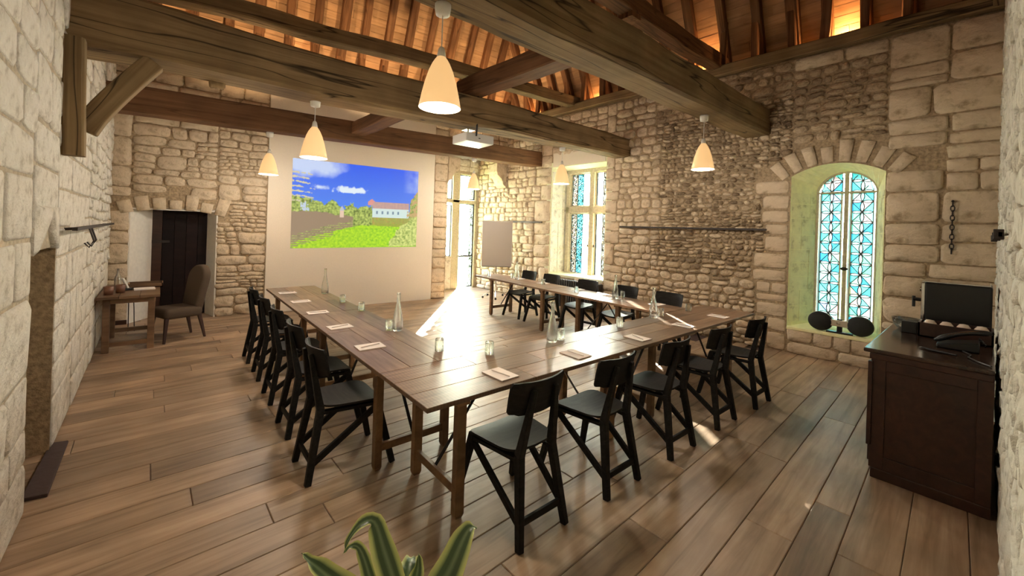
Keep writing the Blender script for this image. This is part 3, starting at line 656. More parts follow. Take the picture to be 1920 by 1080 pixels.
# window_1: stained glass under a segmental arch, splayed plaster reveal
w1 = winroot('window_1', 'arched stained glass window with blue panes in a pale splayed reveal')
X1 = 7.75; yl, yr = 1.713, 1.013; dW = lambda yy: -(X1 - WR.P(uR(yy), 0).x)
def arch_pts(u0, u1, v0, vs, va, n=14):
    """outline from sill corner up, over the arch and down: list of (u,v)"""
    hw = abs(u1 - u0) / 2; r = va - vs; RR = (hw * hw + r * r) / (2 * r); cu = (u0 + u1) / 2; cv = va - RR; a = math.asin(hw / RR); pts = [(u0, v0)]
    sg = 1 if u1 > u0 else -1
    for k in range(n + 1):
        t = -a + 2 * a * k / n; pts.append((cu + sg * RR * math.sin(t), cv + RR * math.cos(t)))
    return pts + [(u1, v0)]
inn = [WR.P(u, v, 0.004) for u, v in arch_pts(W1[0], W1[1], 0.40, 2.70, 2.86)]
gu0, gu1 = uR(yl), uR(yr); dg = -0.46
gl = [WR.P(u, v, dg) for u, v in arch_pts(gu0, gu1, 0.45, 2.50, 2.78)]
hol = [WR.P(u, v, dg) for u, v in arch_pts(W1[0] - 0.1, W1[1] + 0.1, 0.25, 2.85, 3.02)]
def loft(rings, name, mat, parent, close=True):
    n = len(rings[0]); mb = MB(); fs = []
    for r in range(len(rings) - 1):
        for k in range(n if close else n - 1): fs.append((r * n + k, r * n + (k + 1) % n, (r + 1) * n + (k + 1) % n, (r + 1) * n + k))
    return mb.add([p for r in rings for p in r], fs).build(name, mat, parent)
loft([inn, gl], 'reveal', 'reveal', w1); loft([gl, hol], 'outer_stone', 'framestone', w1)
# the corner between arch and rectangular wall hole
front = [WR.P(u, v, 0.002) for u, v in arch_pts(W1[0], W1[1], 0.40, 2.70, 2.86)][1:-1]
top = [WR.P(min(max(W1[0] + (W1[1] - W1[0]) * k / 14, W1[0]), W1[1]), 2.88, 0.002) for k in range(15)]
loft([front, top], 'arch_infill', 'mortar', w1, False)
# jamb blocks laid on the splay
for side, (ua, ub) in enumerate(((W1[0], gu0), (W1[1], gu1))):
    z = 0.47
    while z < 2.44:
        h_ = random.uniform(0.2, 0.32); h_ = min(h_, 2.46 - z)
        if h_ > 0.06:
            sp = random.choice((0.4, 0.55, 0.7)); segs = [(0.03, sp), (sp, 0.93)]
            for a, b_ in segs:
                sgn = 1 if side == 0 else -1
                P4 = [WR.P(ua + (ub - ua) * f, zz, dg * f) for f, zz in ((a + .015, z + .006), (b_ - .015, z + .006), (b_ - .015, z + h_ - .006), (a + .015, z + h_ - .006))]
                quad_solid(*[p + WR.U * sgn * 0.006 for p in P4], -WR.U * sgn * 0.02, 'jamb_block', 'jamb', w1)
        z += h_
# iron frame, mullion, transom
def strip(pts, wd, dp, name, mat, parent, base=dg):
    """frame running along pts (u,v), set in the glass plane"""
    mb = MB()
    for k in range(len(pts) - 1):
        (u0, v0), (u1, v1) = pts[k], pts[k + 1]; d = Vector((u1 - u0, v1 - v0)); L = d.length or 1; n_ = Vector((-d.y, d.x)) / L * wd / 2
        q = [(u0 + n_.x, v0 + n_.y), (u0 - n_.x, v0 - n_.y), (u1 - n_.x, v1 - n_.y), (u1 + n_.x, v1 + n_.y)]
        mb.hexa([WR.P(a, b, base - dp / 2) for a, b in q] + [WR.P(a, b, base + dp / 2) for a, b in q])
    return fix_normals(mb.build(name, mat, parent))
gp = arch_pts(gu0, gu1, 0.45, 2.50, 2.78)
strip(gp + [gp[0]], 0.035, 0.05, 'window_frame', 'framestone', w1)
um = (gu0 + gu1) / 2
strip([(um, 0.45), (um, 2.78)], 0.05, 0.06, 'mullion', 'framestone', w1)
strip([(gu0, 2.47), (gu1, 2.47)], 0.028, 0.045, 'transom', 'framestone', w1)
for k, f in enumerate((0.06, -0.06)):
    strip([(um + f, 0.46), (um + f, 2.46)], 0.012, 0.03, 'casement_bar', 'framestone', w1)
mbx = MB(); mbx.lathe([(0.0, -0.02), (0.022, -0.012), (0.026, 0), (0.022, 0.012), (0.0, 0.02)], 12, (0, 0, 0), sx=1.8)
h = mbx.build('latch', 'iron', w1, smooth=True); h.matrix_local = WR.M @ Matrix.Translation((um, 1.32, dg + 0.045))
# glass pieces: petals and concave lozenges between leads
def inside_arch(u, v):
    if v < 2.50: return True
    hw = abs(gu1 - gu0) / 2; RR = (hw * hw + 0.28 ** 2) / (0.56); return math.hypot(u - um, v - (2.78 - RR)) < RR - 0.012
def clampA(p):
    u, v = p
    if v >= 2.46 and not inside_arch(u, v):
        hw = abs(gu1 - gu0) / 2; RR = (hw * hw + 0.28 ** 2) / 0.56; cv_ = 2.78 - RR; r = math.hypot(u - um, v - cv_); k = (RR - 0.014) / r
        return (um + (u - um) * k, cv_ + (v - cv_) * k)
    return p
lead = MB(); pieces = []; pale = []; edge = []
def lead_line(pts):
    for k in range(len(pts) - 1):
        (u0, v0), (u1, v1) = pts[k], pts[k + 1]; d = Vector((u1 - u0, v1 - v0)); L = d.length or 1; n_ = Vector((-d.y, d.x)) / L * 0.0045
        if not (inside_arch(u0, v0) and inside_arch(u1, v1)): continue
        q = [(u0 + n_.x, v0 + n_.y), (u0 - n_.x, v0 - n_.y), (u1 - n_.x, v1 - n_.y), (u1 + n_.x, v1 + n_.y)]
        lead.hexa([WR.P(a, b, dg - 0.004) for a, b in q] + [WR.P(a, b, dg + 0.007) for a, b in q])
for (a, b_) in ((gu0 + 0.02, um - 0.03), (um + 0.03, gu1 - 0.02)):
    wl_ = b_ - a; nc = 2; cw = (wl_ - 0.05) / nc
    # plain border strips
    for e0_, e1_ in ((a, a + 0.025), (b_ - 0.025, b_)):
        v = 0.47
        while v < 2.70:
            hgt = min(0.28, 2.70 - v); edge.append([(e0_, v), (e1_, v), (e1_, v + hgt), (e0_, v + hgt)]); v += 0.28
        lead_line([(e0_ if e0_ != a else e1_, 0.47 + 0.06 * k) for k in range(40)])
    ch = 0.155; nr = int((2.78 - 0.47) / ch) + 1; ncell = nc
    def bow(p, q, s_):
        d = (q[0] - p[0], q[1] - p[1]); out = []
        for t in (0, 0.25, 0.5, 0.75, 1):
            k = 4 * t * (1 - t) * s_; out.append((p[0] + d[0] * t - d[1] * k, p[1] + d[1] * t + d[0] * k))
        return out
    for r in range(nr + 1):
        for c in range(nc + 1):
            u0, v0 = a + 0.025 + c * cw, 0.47 + r * ch
            if c < nc:            # lens on the lower edge of the cell
                e1, e2 = bow((u0, v0), (u0 + cw, v0), 0.17), bow((u0 + cw, v0), (u0, v0), 0.17)
                if r > 0: pale.append(e1[:-1] + e2[:-1]); lead_line(e1); lead_line(e2)
            if 0 < c < nc and r < nr:   # lens on the upright between two cells
                e1, e2 = bow((u0, v0), (u0, v0 + ch), 0.15), bow((u0, v0 + ch), (u0, v0), 0.15)
                pale.append(e1[:-1] + e2[:-1]); lead_line(e1); lead_line(e2)
            if c < nc and r < nr:       # the hollow lozenge in two halves
                A, B, C, D = (u0, v0), (u0 + cw, v0), (u0 + cw, v0 + ch), (u0, v0 + ch)
                lo = bow(A, B, 0.17) if r else [A, B]; rt = bow(B, C, 0.15) if c < nc - 1 else [B, C]; up_ = bow(C, D, 0.17); lf = bow(D, A, 0.15) if c else [D, A]
                if (r + c) % 2: h1 = lf[:-1] + lo[:-1] + [lo[-1]]; h1 = lf[:-1] + lo; pieces.append(h1); pieces.append(rt[:-1] + up_); lead_line([B, ((A[0] + C[0]) / 2, (A[1] + C[1]) / 2), D])
                else: pieces.append(lo[:-1] + rt); pieces.append(up_[:-1] + lf); lead_line([A, ((A[0] + C[0]) / 2, (A[1] + C[1]) / 2), C])
for pc, mt_ in [(p, 'stained') for p in pieces] + [(p, 'stainedpale') for p in pale] + [(p, 'stainededge') for p in edge]:
    if len(pc) < 3 or not any(inside_arch(u, v) for u, v in pc): continue
    pc = [clampA(p) for p in pc]
    n_ = len(pc); cu = sum(p[0] for p in pc) / n_; cv = sum(p[1] for p in pc) / n_
    ar_ = sum(pc[i][0] * pc[(i + 1) % n_][1] - pc[(i + 1) % n_][0] * pc[i][1] for i in range(n_))
    if abs(ar_) < 1e-5: continue
    if ar_ < 0: pc = pc[::-1]
    o = MB().add([(u - cu, v - cv, 0) for u, v in pc], [tuple(range(n_))]).build('pane', mt_, w1)
    o.matrix_local = WR.M @ Matrix.Translation((cu, cv, dg))
# one pale sheet closes the slivers along the arch
hw = [WR.P(u, v, dg - 0.012) for u, v in gp]
MB().add(hw, [tuple(range(len(hw)))]).build('outer_glazing', 'clearpane', w1)
lead.build('leading', 'lead', w1)
o = MB().hexa([WR.P(W1[0] - 0.0, 0.36, 0.02), WR.P(W1[1], 0.36, 0.02), WR.P(W1[1], 0.36, -0.46), WR.P(W1[0], 0.36, -0.46),
               WR.P(W1[0], 0.402, 0.02), WR.P(W1[1], 0.402, 0.02), WR.P(W1[1], 0.452, -0.46), WR.P(W1[0], 0.452, -0.46)]).build('window_sill', 'reveal', w1, bevel=0.006); fix_normals(o)

def lights_window(root, P, lights, splits, frame, dep):
    """stone frame around rectangular lights; P(u,v,d) maps the glass plane; lights: (u0,u1,v0,v1,[(frac,mat)...])"""
    for (u0, u1, v0, v1, strips) in lights:
        f = 0
        for fr, mt in strips:
            a, b_ = u0 + (u1 - u0) * f, u0 + (u1 - u0) * (f + fr)
            c = P((a + b_) / 2, (v0 + v1) / 2, 0)
            o = MB().add([P(a, v0, 0) - c, P(b_, v0, 0) - c, P(b_, v1, 0) - c, P(a, v1, 0) - c], [(0, 1, 2, 3)]).build('pane', mt, root); o.location = c
            if f > 0:
                fix_normals(MB().hexa([P(a - .006, v0, -.006), P(a + .006, v0, -.006), P(a + .006, v1, -.006), P(a - .006, v1, -.006), P(a - .006, v0, .008), P(a + .006, v0, .008), P(a + .006, v1, .008), P(a - .006, v1, .008)]).build('lead_bar', 'lead', root))
            f += fr
        w_ = 0.022
        for (a, b_, c, d) in ((u0, u0 + w_, v0, v1), (u1 - w_, u1, v0, v1), (u0, u1, v0, v0 + w_), (u0, u1, v1 - w_, v1)):
            fix_normals(MB().hexa([P(a, c, -.015), P(b_, c, -.015), P(b_, d, -.015), P(a, d, -.015), P(a, c, .022), P(b_, c, .022), P(b_, d, .022), P(a, d, .022)]).build('casement_frame', 'framestone' if dep else 'iron', root))
    for nm, a, b_, c, d in frame:
        fix_normals(MB().hexa([P(a, c, -.07), P(b_, c, -.07), P(b_, d, -.07), P(a, d, -.07), P(a, c, .07), P(b_, c, .07), P(b_, d, .07), P(a, d, .07)]).build(nm, 'framestone', root, bevel=0.02))
# window_2: four lights with mullion and transom
w2 = winroot('window_2', 'mullioned window of four leaded lights above the radiator')
D2 = -0.45; P2 = lambda u, v, d: WR.P(u, v, D2 + d)
ua, ub, uc, ud = uR(6.64), uR(6.06), uR(5.92), uR(5.34)
sA = [(0.34, 'leaded'), (0.30, 'leadedblue'), (0.36, 'whitepane')]; sB = [(0.10, 'leaded'), (0.26, 'clearpane'), (0.64, 'leaded')]
lights_window(w2, P2, [(ua, ub, 0.73, 2.19, sA), (ua, ub, 2.36, 3.15, sA), (uc, ud, 0.73, 2.19, sB), (uc, ud, 2.36, 3.15, sB)], None,
              [('mullion', ub, uc, 0.66, 3.2), ('transom', uR(6.76), uR(5.25), 2.19, 2.36), ('window_frame', uR(6.76), ua, 0.66, 3.25), ('window_frame', ud, uR(5.22), 0.66, 3.25),
               ('window_frame', uR(6.76), uR(5.22), 3.15, 3.30), ('window_frame', uR(6.76), uR(5.22), 0.62, 0.73)], True)
for uu in (ub - 0.02, uc + 0.02):
    k = MB().box((0, 0, 0), (0.03, 0.06, 0.03)).build('latch', 'iron', w2, bevel=0.006); k.matrix_local = WR.M @ Matrix.Translation((uu, 1.42, D2 + 0.05))
# reveal of window_2
za, zb = W2[2], W2[3]
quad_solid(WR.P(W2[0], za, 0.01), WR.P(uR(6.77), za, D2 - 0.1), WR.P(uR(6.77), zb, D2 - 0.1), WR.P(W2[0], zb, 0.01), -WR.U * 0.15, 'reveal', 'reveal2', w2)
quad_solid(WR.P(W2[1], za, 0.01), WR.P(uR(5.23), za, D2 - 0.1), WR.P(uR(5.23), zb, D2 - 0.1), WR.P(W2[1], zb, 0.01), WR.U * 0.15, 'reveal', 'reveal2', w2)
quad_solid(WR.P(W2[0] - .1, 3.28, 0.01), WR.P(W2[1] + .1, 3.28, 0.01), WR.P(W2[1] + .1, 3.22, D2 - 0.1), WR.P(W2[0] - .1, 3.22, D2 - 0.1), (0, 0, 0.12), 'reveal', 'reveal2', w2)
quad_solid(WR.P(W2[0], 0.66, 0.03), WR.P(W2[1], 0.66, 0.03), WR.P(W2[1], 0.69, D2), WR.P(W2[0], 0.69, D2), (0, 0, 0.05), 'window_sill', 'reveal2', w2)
z = 0.74
while z < 3.1:
    h_ = min(random.uniform(0.26, 0.40), 3.2 - z)
    for a, b_ in ((0.02, random.choice((0.4, 0.6))), (None, 0.97)):
        if a is None: a = last_
        last_ = b_
        P4 = [WR.P(W2[0] + (uR(6.77) - W2[0]) * f, zz, 0.01 + (D2 - 0.1) * f) for f, zz in ((a + .012, z + .007), (b_ - .012, z + .007), (b_ - .012, z + h_ - .007), (a + .012, z + h_ - .007))]
        quad_solid(*[p + WR.U * 0.010 for p in P4], -WR.U * 0.03, 'jamb_block', 'pale', w2)
    z += h_
# window_3: the glazed alcove, left lights and a glazed door
w3 = winroot('window_3', 'tall leaded lights with a glazed door at the back of the alcove')
D3 = -0.08; P3 = lambda u, v, d: WA.P(u, v, D3 + d)
a0, a1, a2, a3 = uA(5.48), uA(6.03), uA(6.27), uA(6.80)
s1 = [(0.62, 'whitepane'), (0.16, 'leadedwhite'), (0.22, 'whitepane')]; s2 = [(0.08, 'whitepane'), (0.66, 'clearpane'), (0.26, 'leadedwhite')]
lights_window(w3, P3, [(a0, a1, 0.93, 2.37, s1), (a0, a1, 2.55, 3.27, s1), (a2, a3, 2.57, 3.27, s2), (a2, a3, 0.93, 2.45, s2), (a2, a3, 0.03, 0.93, s2)], None,
              [('mullion', a1, a2, 0.0, 3.3), ('transom', A1[0], A1[1], 2.45, 2.55), ('window_frame', A1[0], a0, 0, 3.3), ('window_frame', a3, A1[1], 0, 3.3),
               ('window_frame', A1[0], A1[1], 3.27, 3.34)], False)
fix_normals(MB().hexa([P3(A1[0], 0, -.2), P3(a1, 0, -.2), P3(a1, 0, .075), P3(A1[0], 0, .075), P3(A1[0], 0.93, -.2), P3(a1, 0.93, -.2), P3(a1, 0.93, .075), P3(A1[0], 0.93, .075)]).build('apron_wall', 'pale', w3))
for r in range(3):
    for c in range(2):
        u0 = A1[0] + 0.02 + c * 0.29 + (0.1 if r % 2 else 0); u1 = min(u0 + 0.28, a1 - 0.01)
        quad_solid(P3(u0, 0.03 + r * 0.29, .085), P3(u1, 0.03 + r * 0.29, .085), P3(u1, 0.30 + r * 0.29, .085), P3(u0, 0.30 + r * 0.29, .085), WA.N * -0.03, 'block', 'pale', w3)
MB().tube([P3(a2 + 0.03, 1.1, 0.02), P3(a2 + 0.03, 1.1, 0.06), P3(a2 + 0.12, 1.1, 0.06)], 0.008).build('door_handle', 'iron', w3)

# ------------------------------------------------------------------ roof
PITCH = R_(65); SET = 0.50
ceil = bpy.data.objects.new('ceiling', None); col.objects.link(ceil); struct(ceil, 'steep open timber roof lined with pine boards')
def slope_frame(wl):
    S = Vector((0, 0, math.sin(PITCH))) + wl.N * math.cos(PITCH); Nn = wl.U.cross(S); 
    if Nn.dot(wl.N) < 0: Nn = -Nn
    o = wl.P(0, EAVE, -SET); X, Y_, Z_ = wl.U, S, Nn
    if X.cross(Y_).dot(Z_) < 0: Z_ = -Z_; neg = True
    return o, X, Y_, Nn
def roof_side(wl, u0, u1, boards, s_max=2.7, rafters=True, posts=True, sp=0.48, seed=1, uskip=()):
    o, U, S, N = slope_frame(wl); rg_ = random.Random(seed); wl.bays = []
    # weather shell outside the boards
    a = [o + U * (u0 - 1.5) - S * 0.5 - N * 0.06, o + U * (u1 + 1.5) - S * 0.5 - N * 0.06, o + U * (u1 + 1.5) + S * 6.2 - N * 0.06, o + U * (u0 - 1.5) + S * 6.2 - N * 0.06]
    fix_normals(MB().hexa([p for p in a] + [p - N * 0.05 for p in a]).build('roof_lining', 'pine', ceil))
    if boards:
        s_ = 0.0
        while s_ < s_max:
            h_ = 0.15; u = u0 - rg_.uniform(0, 1.2)
            while u < u1:
                L = rg_.uniform(2.2, 3.4); aa = max(u, u0); bb_ = min(u + L, u1)
                if bb_ - aa > 0.1:
                    mb = MB(); x, y_ = (bb_ - aa) / 2 - 0.002, h_ / 2 - 0.003
                    mb.box((0, 0, 0), (2 * x, 2 * y_, 0.02)); b_ = mb.build('board', 'pine', ceil)
                    c = o + U * ((aa + bb_) / 2) + S * (s_ + h_ / 2) - N * rg_.uniform(0.02, 0.026); Z_ = U.cross(S)
                    b_.matrix_local = Matrix(((U.x, S.x, Z_.x, c.x), (U.y, S.y, Z_.y, c.y), (U.z, S.z, Z_.z, c.z), (0, 0, 0, 1)))
                u += L
            s_ += h_
    if rafters:
        u = u0 + 0.2
        while u < u1:
            wd, dp = rg_.uniform(0.12, 0.17), rg_.uniform(0.12, 0.16); ln = rg_.uniform(-0.05, 0.05)
            beam('rafter', o + U * u + N * dp / 2, o + U * (u + ln) + S * 5.6 + N * dp / 2, wd, dp, 'rafter', ceil, up=N, seg=8, wob=0.006)
            if posts:
                h_ = (SET - dp / math.sin(PITCH)) * math.tan(PITCH) * rg_.uniform(0.98, 1.1)
                beam('ashlar_post', wl.P(u + rg_.uniform(-.03, .03), EAVE + 0.14, -0.05), wl.P(u + rg_.uniform(-.03, .03), EAVE + 0.14 + h_, -0.03), 0.11 * rg_.uniform(.8, 1.2), 0.09, 'rafter', ceil, up=wl.N, seg=4, wob=0.008)
            wl.bays.append(u); u += sp * rg_.uniform(0.88, 1.12)
def beam(name, p0, p1, w_, h_, mat, parent=None, up=(0, 0, 1), seg=18, wob=0.01, cham=0.015, w1_=None, h1_=None, sag=0.0):
    """hewn timber from p0 to p1 (centre line), grain along local X"""
    p0, p1 = Vector(p0), Vector(p1); L = (p1 - p0).length; mw = basis(p0, p1 - p0, up); sd_ = random.uniform(0, 99)
    w1_ = w_ if w1_ is None else w1_; h1_ = h_ if h1_ is None else h1_; vs = []; fs = []
    for i in range(seg + 1):
        t = i / seg; a, b = (w_ + (w1_ - w_) * t) / 2, (h_ + (h1_ - h_) * t) / 2; x = L * t; c = min(cham, a * .6, b * .6)
        ring = [(-a, -b + c), (-a + c, -b), (a - c, -b), (a, -b + c), (a, b - c), (a - c, b), (-a + c, b), (-a, b - c)]
        oy = wob * noise.noise(Vector((x * 0.8, sd_, 0))) * 2; oz = wob * noise.noise(Vector((x * 0.8, 0, sd_))) * 2 - sag * 4 * t * (1 - t)
        for k, (y_, z_) in enumerate(ring):
            j = wob * noise.noise(Vector((x * 2.1, k * 3.7, sd_)))
            vs.append((x, y_ + oy + math.copysign(j, y_), z_ + oz + math.copysign(j * 0.7, z_)))
    for i in range(seg):
        for k in range(8): fs.append((i * 8 + k, (i + 1) * 8 + k, (i + 1) * 8 + (k + 1) % 8, i * 8 + (k + 1) % 8))
    fs += [tuple(range(8)), tuple(seg * 8 + k for k in range(7, -1, -1))]
    o = MB().add(vs, fs).build(name, mat, parent); o.matrix_local = mw; return fix_normals(o)
roof_side(WR, 0.3, WR.L, True, seed=4)
roof_side(WF, 0.3, uF(7.35), True, seed=9, s_max=2.6)
roof_side(WL, 0, WL.L, False, seed=6)
roof_side(WN, 0.3, WN.L - 0.3, False, seed=8)
MB().bb(-1.5, 8.2, -1.2, 10.5, 9.2, 9.35).build('roof_cap', 'pine', ceil)
# wall plates
def plate(wl, u0, u1, name):
    o = beam(name, wl.P(u0, EAVE + 0.06, -0.02), wl.P(u1, EAVE + 0.06, -0.02), 0.26, 0.17, 'old_oak', None, seg=20, wob=0.012)
    return o
tag(plate(WR, 0.0, WR.L - 0.15, 'wall_plate'), 'long oak wall plate above the wall with the stained glass window', 'beam')
tag(plate(WF, uF(-0.8), uF(7.0), 'wall_plate'), 'oak wall plate along the top of the projection wall', 'beam')
tag(plate(WL, 0.2, WL.L - 0.4, 'wall_plate'), 'oak wall plate above the pale stone wall', 'beam')
tag(plate(WN, 0.5, WN.L - 0.5, 'wall_plate'), 'oak wall plate above the near wall', 'beam')
# shelf over the wall tops (keeps daylight out behind the plates)
for wl, a, b in ((WR, uR(9.97), WR.L + 0.3), (WF, -0.2, uF(7.5)), (WL, -0.3, WL.L + 0.4), (WN, -0.1, WN.L)):
    fix_normals(MB().hexa([wl.P(a, 4.5, -0.75), wl.P(b, 4.5, -0.75), wl.P(b, 4.5, -0.02), wl.P(a, 4.5, -0.02), wl.P(a, 4.56, -0.75), wl.P(b, 4.56, -0.75), wl.P(b, 4.56, -0.02), wl.P(a, 4.56, -0.02)]).build('wall_head', 'mortar', ceil))

# ------------------------------------------------------------------ beams across the room
tie = {}
def nb(pl, pr, w_, h_, h1=None, **k):
    """pl, pr: near bottom edge at the left and right wall -> centre line"""
    h1 = h_ if h1 is None else h1; pl, pr = Vector(pl), Vector(pr)
    return pl + Vector((0, w_ / 2, h_ / 2)), pr + Vector((0, w_ / 2, h1 / 2))
a, b = nb((-0.85, 7.42, 3.145), (7.22, 7.25, 3.355), 0.30, 0.36)
tag(beam('ceiling_beam', a, b, 0.30, 0.36, 'red_oak', seg=26, wob=0.006), 'reddish brown smooth beam spanning in front of the projection wall', 'beam', 'cross beams')
a, b = nb((-0.80, 4.57, 3.065), (7.33, 4.72, 3.325), 0.42, 0.46, 0.36)
tag(beam('ceiling_beam', a, b, 0.44, 0.46, 'old_oak', seg=30, wob=0.02, w1_=0.34, h1_=0.36, cham=0.03), 'weathered cracked oak beam with a knee brace and the projector below it', 'beam', 'cross beams')
a, b = nb((-0.75, 2.13, 3.22), (7.45, 2.285, 3.385), 0.37, 0.42)
tag(beam('ceiling_beam', a, b, 0.37, 0.42, 'old_oak', seg=30, wob=0.015, cham=0.03), 'thick weathered oak beam ending in rubble beside the arched window', 'beam', 'cross beams')
tag(beam('roof_tie_beam', (-0.8, 6.78, 4.58), (7.35, 6.26, 4.76), 0.22, 0.22, 'old_oak', seg=26, wob=0.02), 'thin rough tie beam at eaves height nearer the projection wall', 'beam', 'roof tie beams')
tag(beam('roof_tie_beam', (-0.8, 3.12, 4.70), (7.45, 3.12, 4.76), 0.22, 0.24, 'rafter', seg=26, wob=0.02), 'dark tie beam at eaves height carrying a short post', 'beam', 'roof tie beams')
tag(beam('roof_post', (4.55, 3.12, 4.55), (4.55, 3.12, 9.1), 0.22, 0.22, 'rafter', up=(1, 0, 0), seg=8), 'dark upright post standing on the tie beam', 'post')
tag(beam('binder_beam', (3.19, 2.55, 3.66), (3.19, 4.95, 3.72), 0.26, 0.24, 'red_oak', seg=12), 'brown binder joining the two weathered oak beams', 'beam', 'binders between the beams')
tag(beam('binder_beam', (2.52, 4.95, 3.45), (2.52, 7.5, 3.45), 0.26, 0.20, 'red_oak', seg=12), 'dark binder running from the reddish beam to the weathered beam', 'beam', 'binders between the beams')
tag(beam('collar_beam', (1.2, 7.9, 5.15), (3.6, 7.9, 5.22), 0.16, 0.22, 'rafter', seg=10), 'short dark collar behind the thin rough tie beam', 'beam')
for nm, pts, w_, h_, lab in (('wall_post', ((-0.585, 4.50, 2.20), (-0.60, 4.50, 3.09)), 0.12, 0.12, 'upright oak wall post below the beam end at the pale stone wall'),
                             ):
    tag(beam(nm, *pts, w_, h_, 'old_oak', up=(1, 0, 0), seg=6, wob=0.008), lab, 'post')
# curved knee brace
mb = MB(); prof = []
for k in range(9):
    t = k / 8; p = Vector((-0.55 + 0.40 * t, 0, 2.42 + 0.66 * (t ** 0.85))); prof.append(p)
vs = []; fs = []
for k, p in enumerate(prof):
    d = (prof[min(k + 1, 8)] - prof[max(k - 1, 0)]).normalized(); nn = Vector((-d.z, 0, d.x))
    for sy in (-0.06, 0.06):
        vs += [p + nn * 0.075 + Vector((0, 4.66 + sy, 0)), p - nn * 0.075 + Vector((0, 4.66 + sy, 0))]
for k in range(8):
    a = k * 4; fs += [(a, a + 4, a + 5, a + 1), (a + 2, a + 3, a + 7, a + 6), (a, a + 2, a + 6, a + 4), (a + 1, a + 5, a + 7, a + 3)]
fs += [(0, 1, 3, 2), (32, 34, 35, 33)]
kb = basis((-0.55, 4.66, 2.42), (0.40, 0, 0.66), (0, 1, 0)); ki = kb.inverted(); vs = [ki @ v for v in vs]
tag(fix_normals(mb.add(vs, fs).build('knee_brace', 'old_oak', bevel=0.012, mw=kb)), 'curved oak knee brace from the wall post up to the weathered beam', 'brace')
# old carved peg under the weathered beam
pk = MB(); pk.lathe([(0.0, -0.02), (0.04, -0.015), (0.055, 0.0), (0.04, 0.05), (0.05, 0.10), (0.03, 0.115)], 10)
o = pk.build('beam_boss', 'old_oak', smooth=True); o.rotation_euler = (0, R_(90), 0); o.location = (0.26, 4.98, 3.10)
tag(o, 'small carved wooden boss under the weathered beam near the knee brace', 'boss')

# roof uplights standing on the wall head behind the posts
def bay(wl, u):
    k = max([i for i, x in enumerate(wl.bays[:-1]) if x <= u] or [0]); return (wl.bays[k] + wl.bays[k + 1]) / 2
def uplight(p, e, lab):
    lab = lab[0] + ', at ' + lab[1]
    t = thing('roof_uplight', lab, 'lamp', p, 0, 'uplights hidden on the wall heads')
    MB().bb(-0.05, 0.05, -0.05, 0.05, 0, 0.03).build('housing', 'blackp', t)
    MB().lathe([(0.035, 0.0), (0.04, 0.04), (0.0, 0.042)], 12, (0, 0, 0.03)).build('lens', 'bulb', t)
    d = bpy.data.lights.new('uplight', 'POINT'); d.energy = e; d.color = (1.0, 0.52, 0.20); d.shadow_soft_size = 0.04
    o = bpy.data.objects.new('uplight', d); col.objects.link(o); o.parent = t; o.location = (0, 0, 0.16)
for yy, e in ((1.42, 16), (3.35, 16), (5.6, 5), (7.8, 5)):
    uplight(WR.P(bay(WR, uR(yy)), 4.56, -0.26), e, ('small black uplight on the window wall head', {1.42: 'the arched window', 3.35: 'the dark tie beam', 5.6: 'the mullioned window', 7.8: 'the flipchart'}[yy]))
for xx, e in ((0.15, 9), (1.75, 9), (3.2, 4), (4.6, 4), (5.7, 6), (6.5, 6)):
    uplight(WF.P(bay(WF, uF(xx)), 4.56, -0.26), e, ('small black uplight on the projection wall head', {0.15: 'the doorway', 1.75: 'the panel edge', 3.2: 'the panel middle', 4.6: 'the pier', 5.7: 'the alcove', 6.5: 'the roof corner'}[xx]))

for xx, lab in ((0.9, 'black roof floodlight on the reddish beam, at the doorway end'), (3.3, 'black roof floodlight on the reddish beam, at the panel middle'), (5.6, 'black roof floodlight on the reddish beam, at the alcove end')):
    t = thing('roof_floodlight', lab, 'lamp', (xx, 7.64 - 0.021 * (xx + 0.85), 3.145 + 0.026 * (xx + 0.85) + 0.37), 0, 'floodlights lying on the reddish beam')
    MB().bb(-0.08, 0.08, -0.05, 0.05, 0, 0.022).build('housing', 'blackp', t, bevel=0.005); MB().bb(-0.07, 0.07, -0.04, 0.04, 0.022, 0.026).build('lens', 'whitep', t)
    d = bpy.data.lights.new('floodlight', 'SPOT'); d.energy = 78; d.color = (1.0, 0.66, 0.36); d.shadow_soft_size = 0.06; d.spot_size = R_(130); d.spot_blend = 0.6
    o = bpy.data.objects.new('floodlight', d); col.objects.link(o); o.parent = t; o.location = (0, 0, 0.10); o.rotation_euler = (R_(180 - 12), 0, 0)

# ------------------------------------------------------------------ pendants
def make_pendant():
    t = thing('pendant_lamp', 'x', 'lamp', (0, 0, 0), 0, 'cone pendants under the beams')
    sh = MB(); pr = [(0.030, 0.345), (0.042, 0.33), (0.060, 0.30), (0.082, 0.25), (0.105, 0.175), (0.125, 0.09), (0.142, 0.0)]
    sh.lathe(pr + [(r - 0.004, z) for r, z in pr[::-1]], 32); sh.build('shade', 'shade', t, smooth=True)
    cp = MB(); cp.lathe([(0.0, 0.415), (0.012, 0.415), (0.022, 0.40), (0.032, 0.345), (0.0, 0.345)], 20); cp.build('socket_cap', 'whitep', t, smooth=True)
    bu = MB(); bu.lathe([(0.0, 0.04), (0.03, 0.05), (0.042, 0.085), (0.034, 0.125), (0.018, 0.17), (0.0, 0.18)], 16); bu.build('bulb', 'bulb', t, smooth=True)
    return t
p0 = make_pendant(); firstp = True
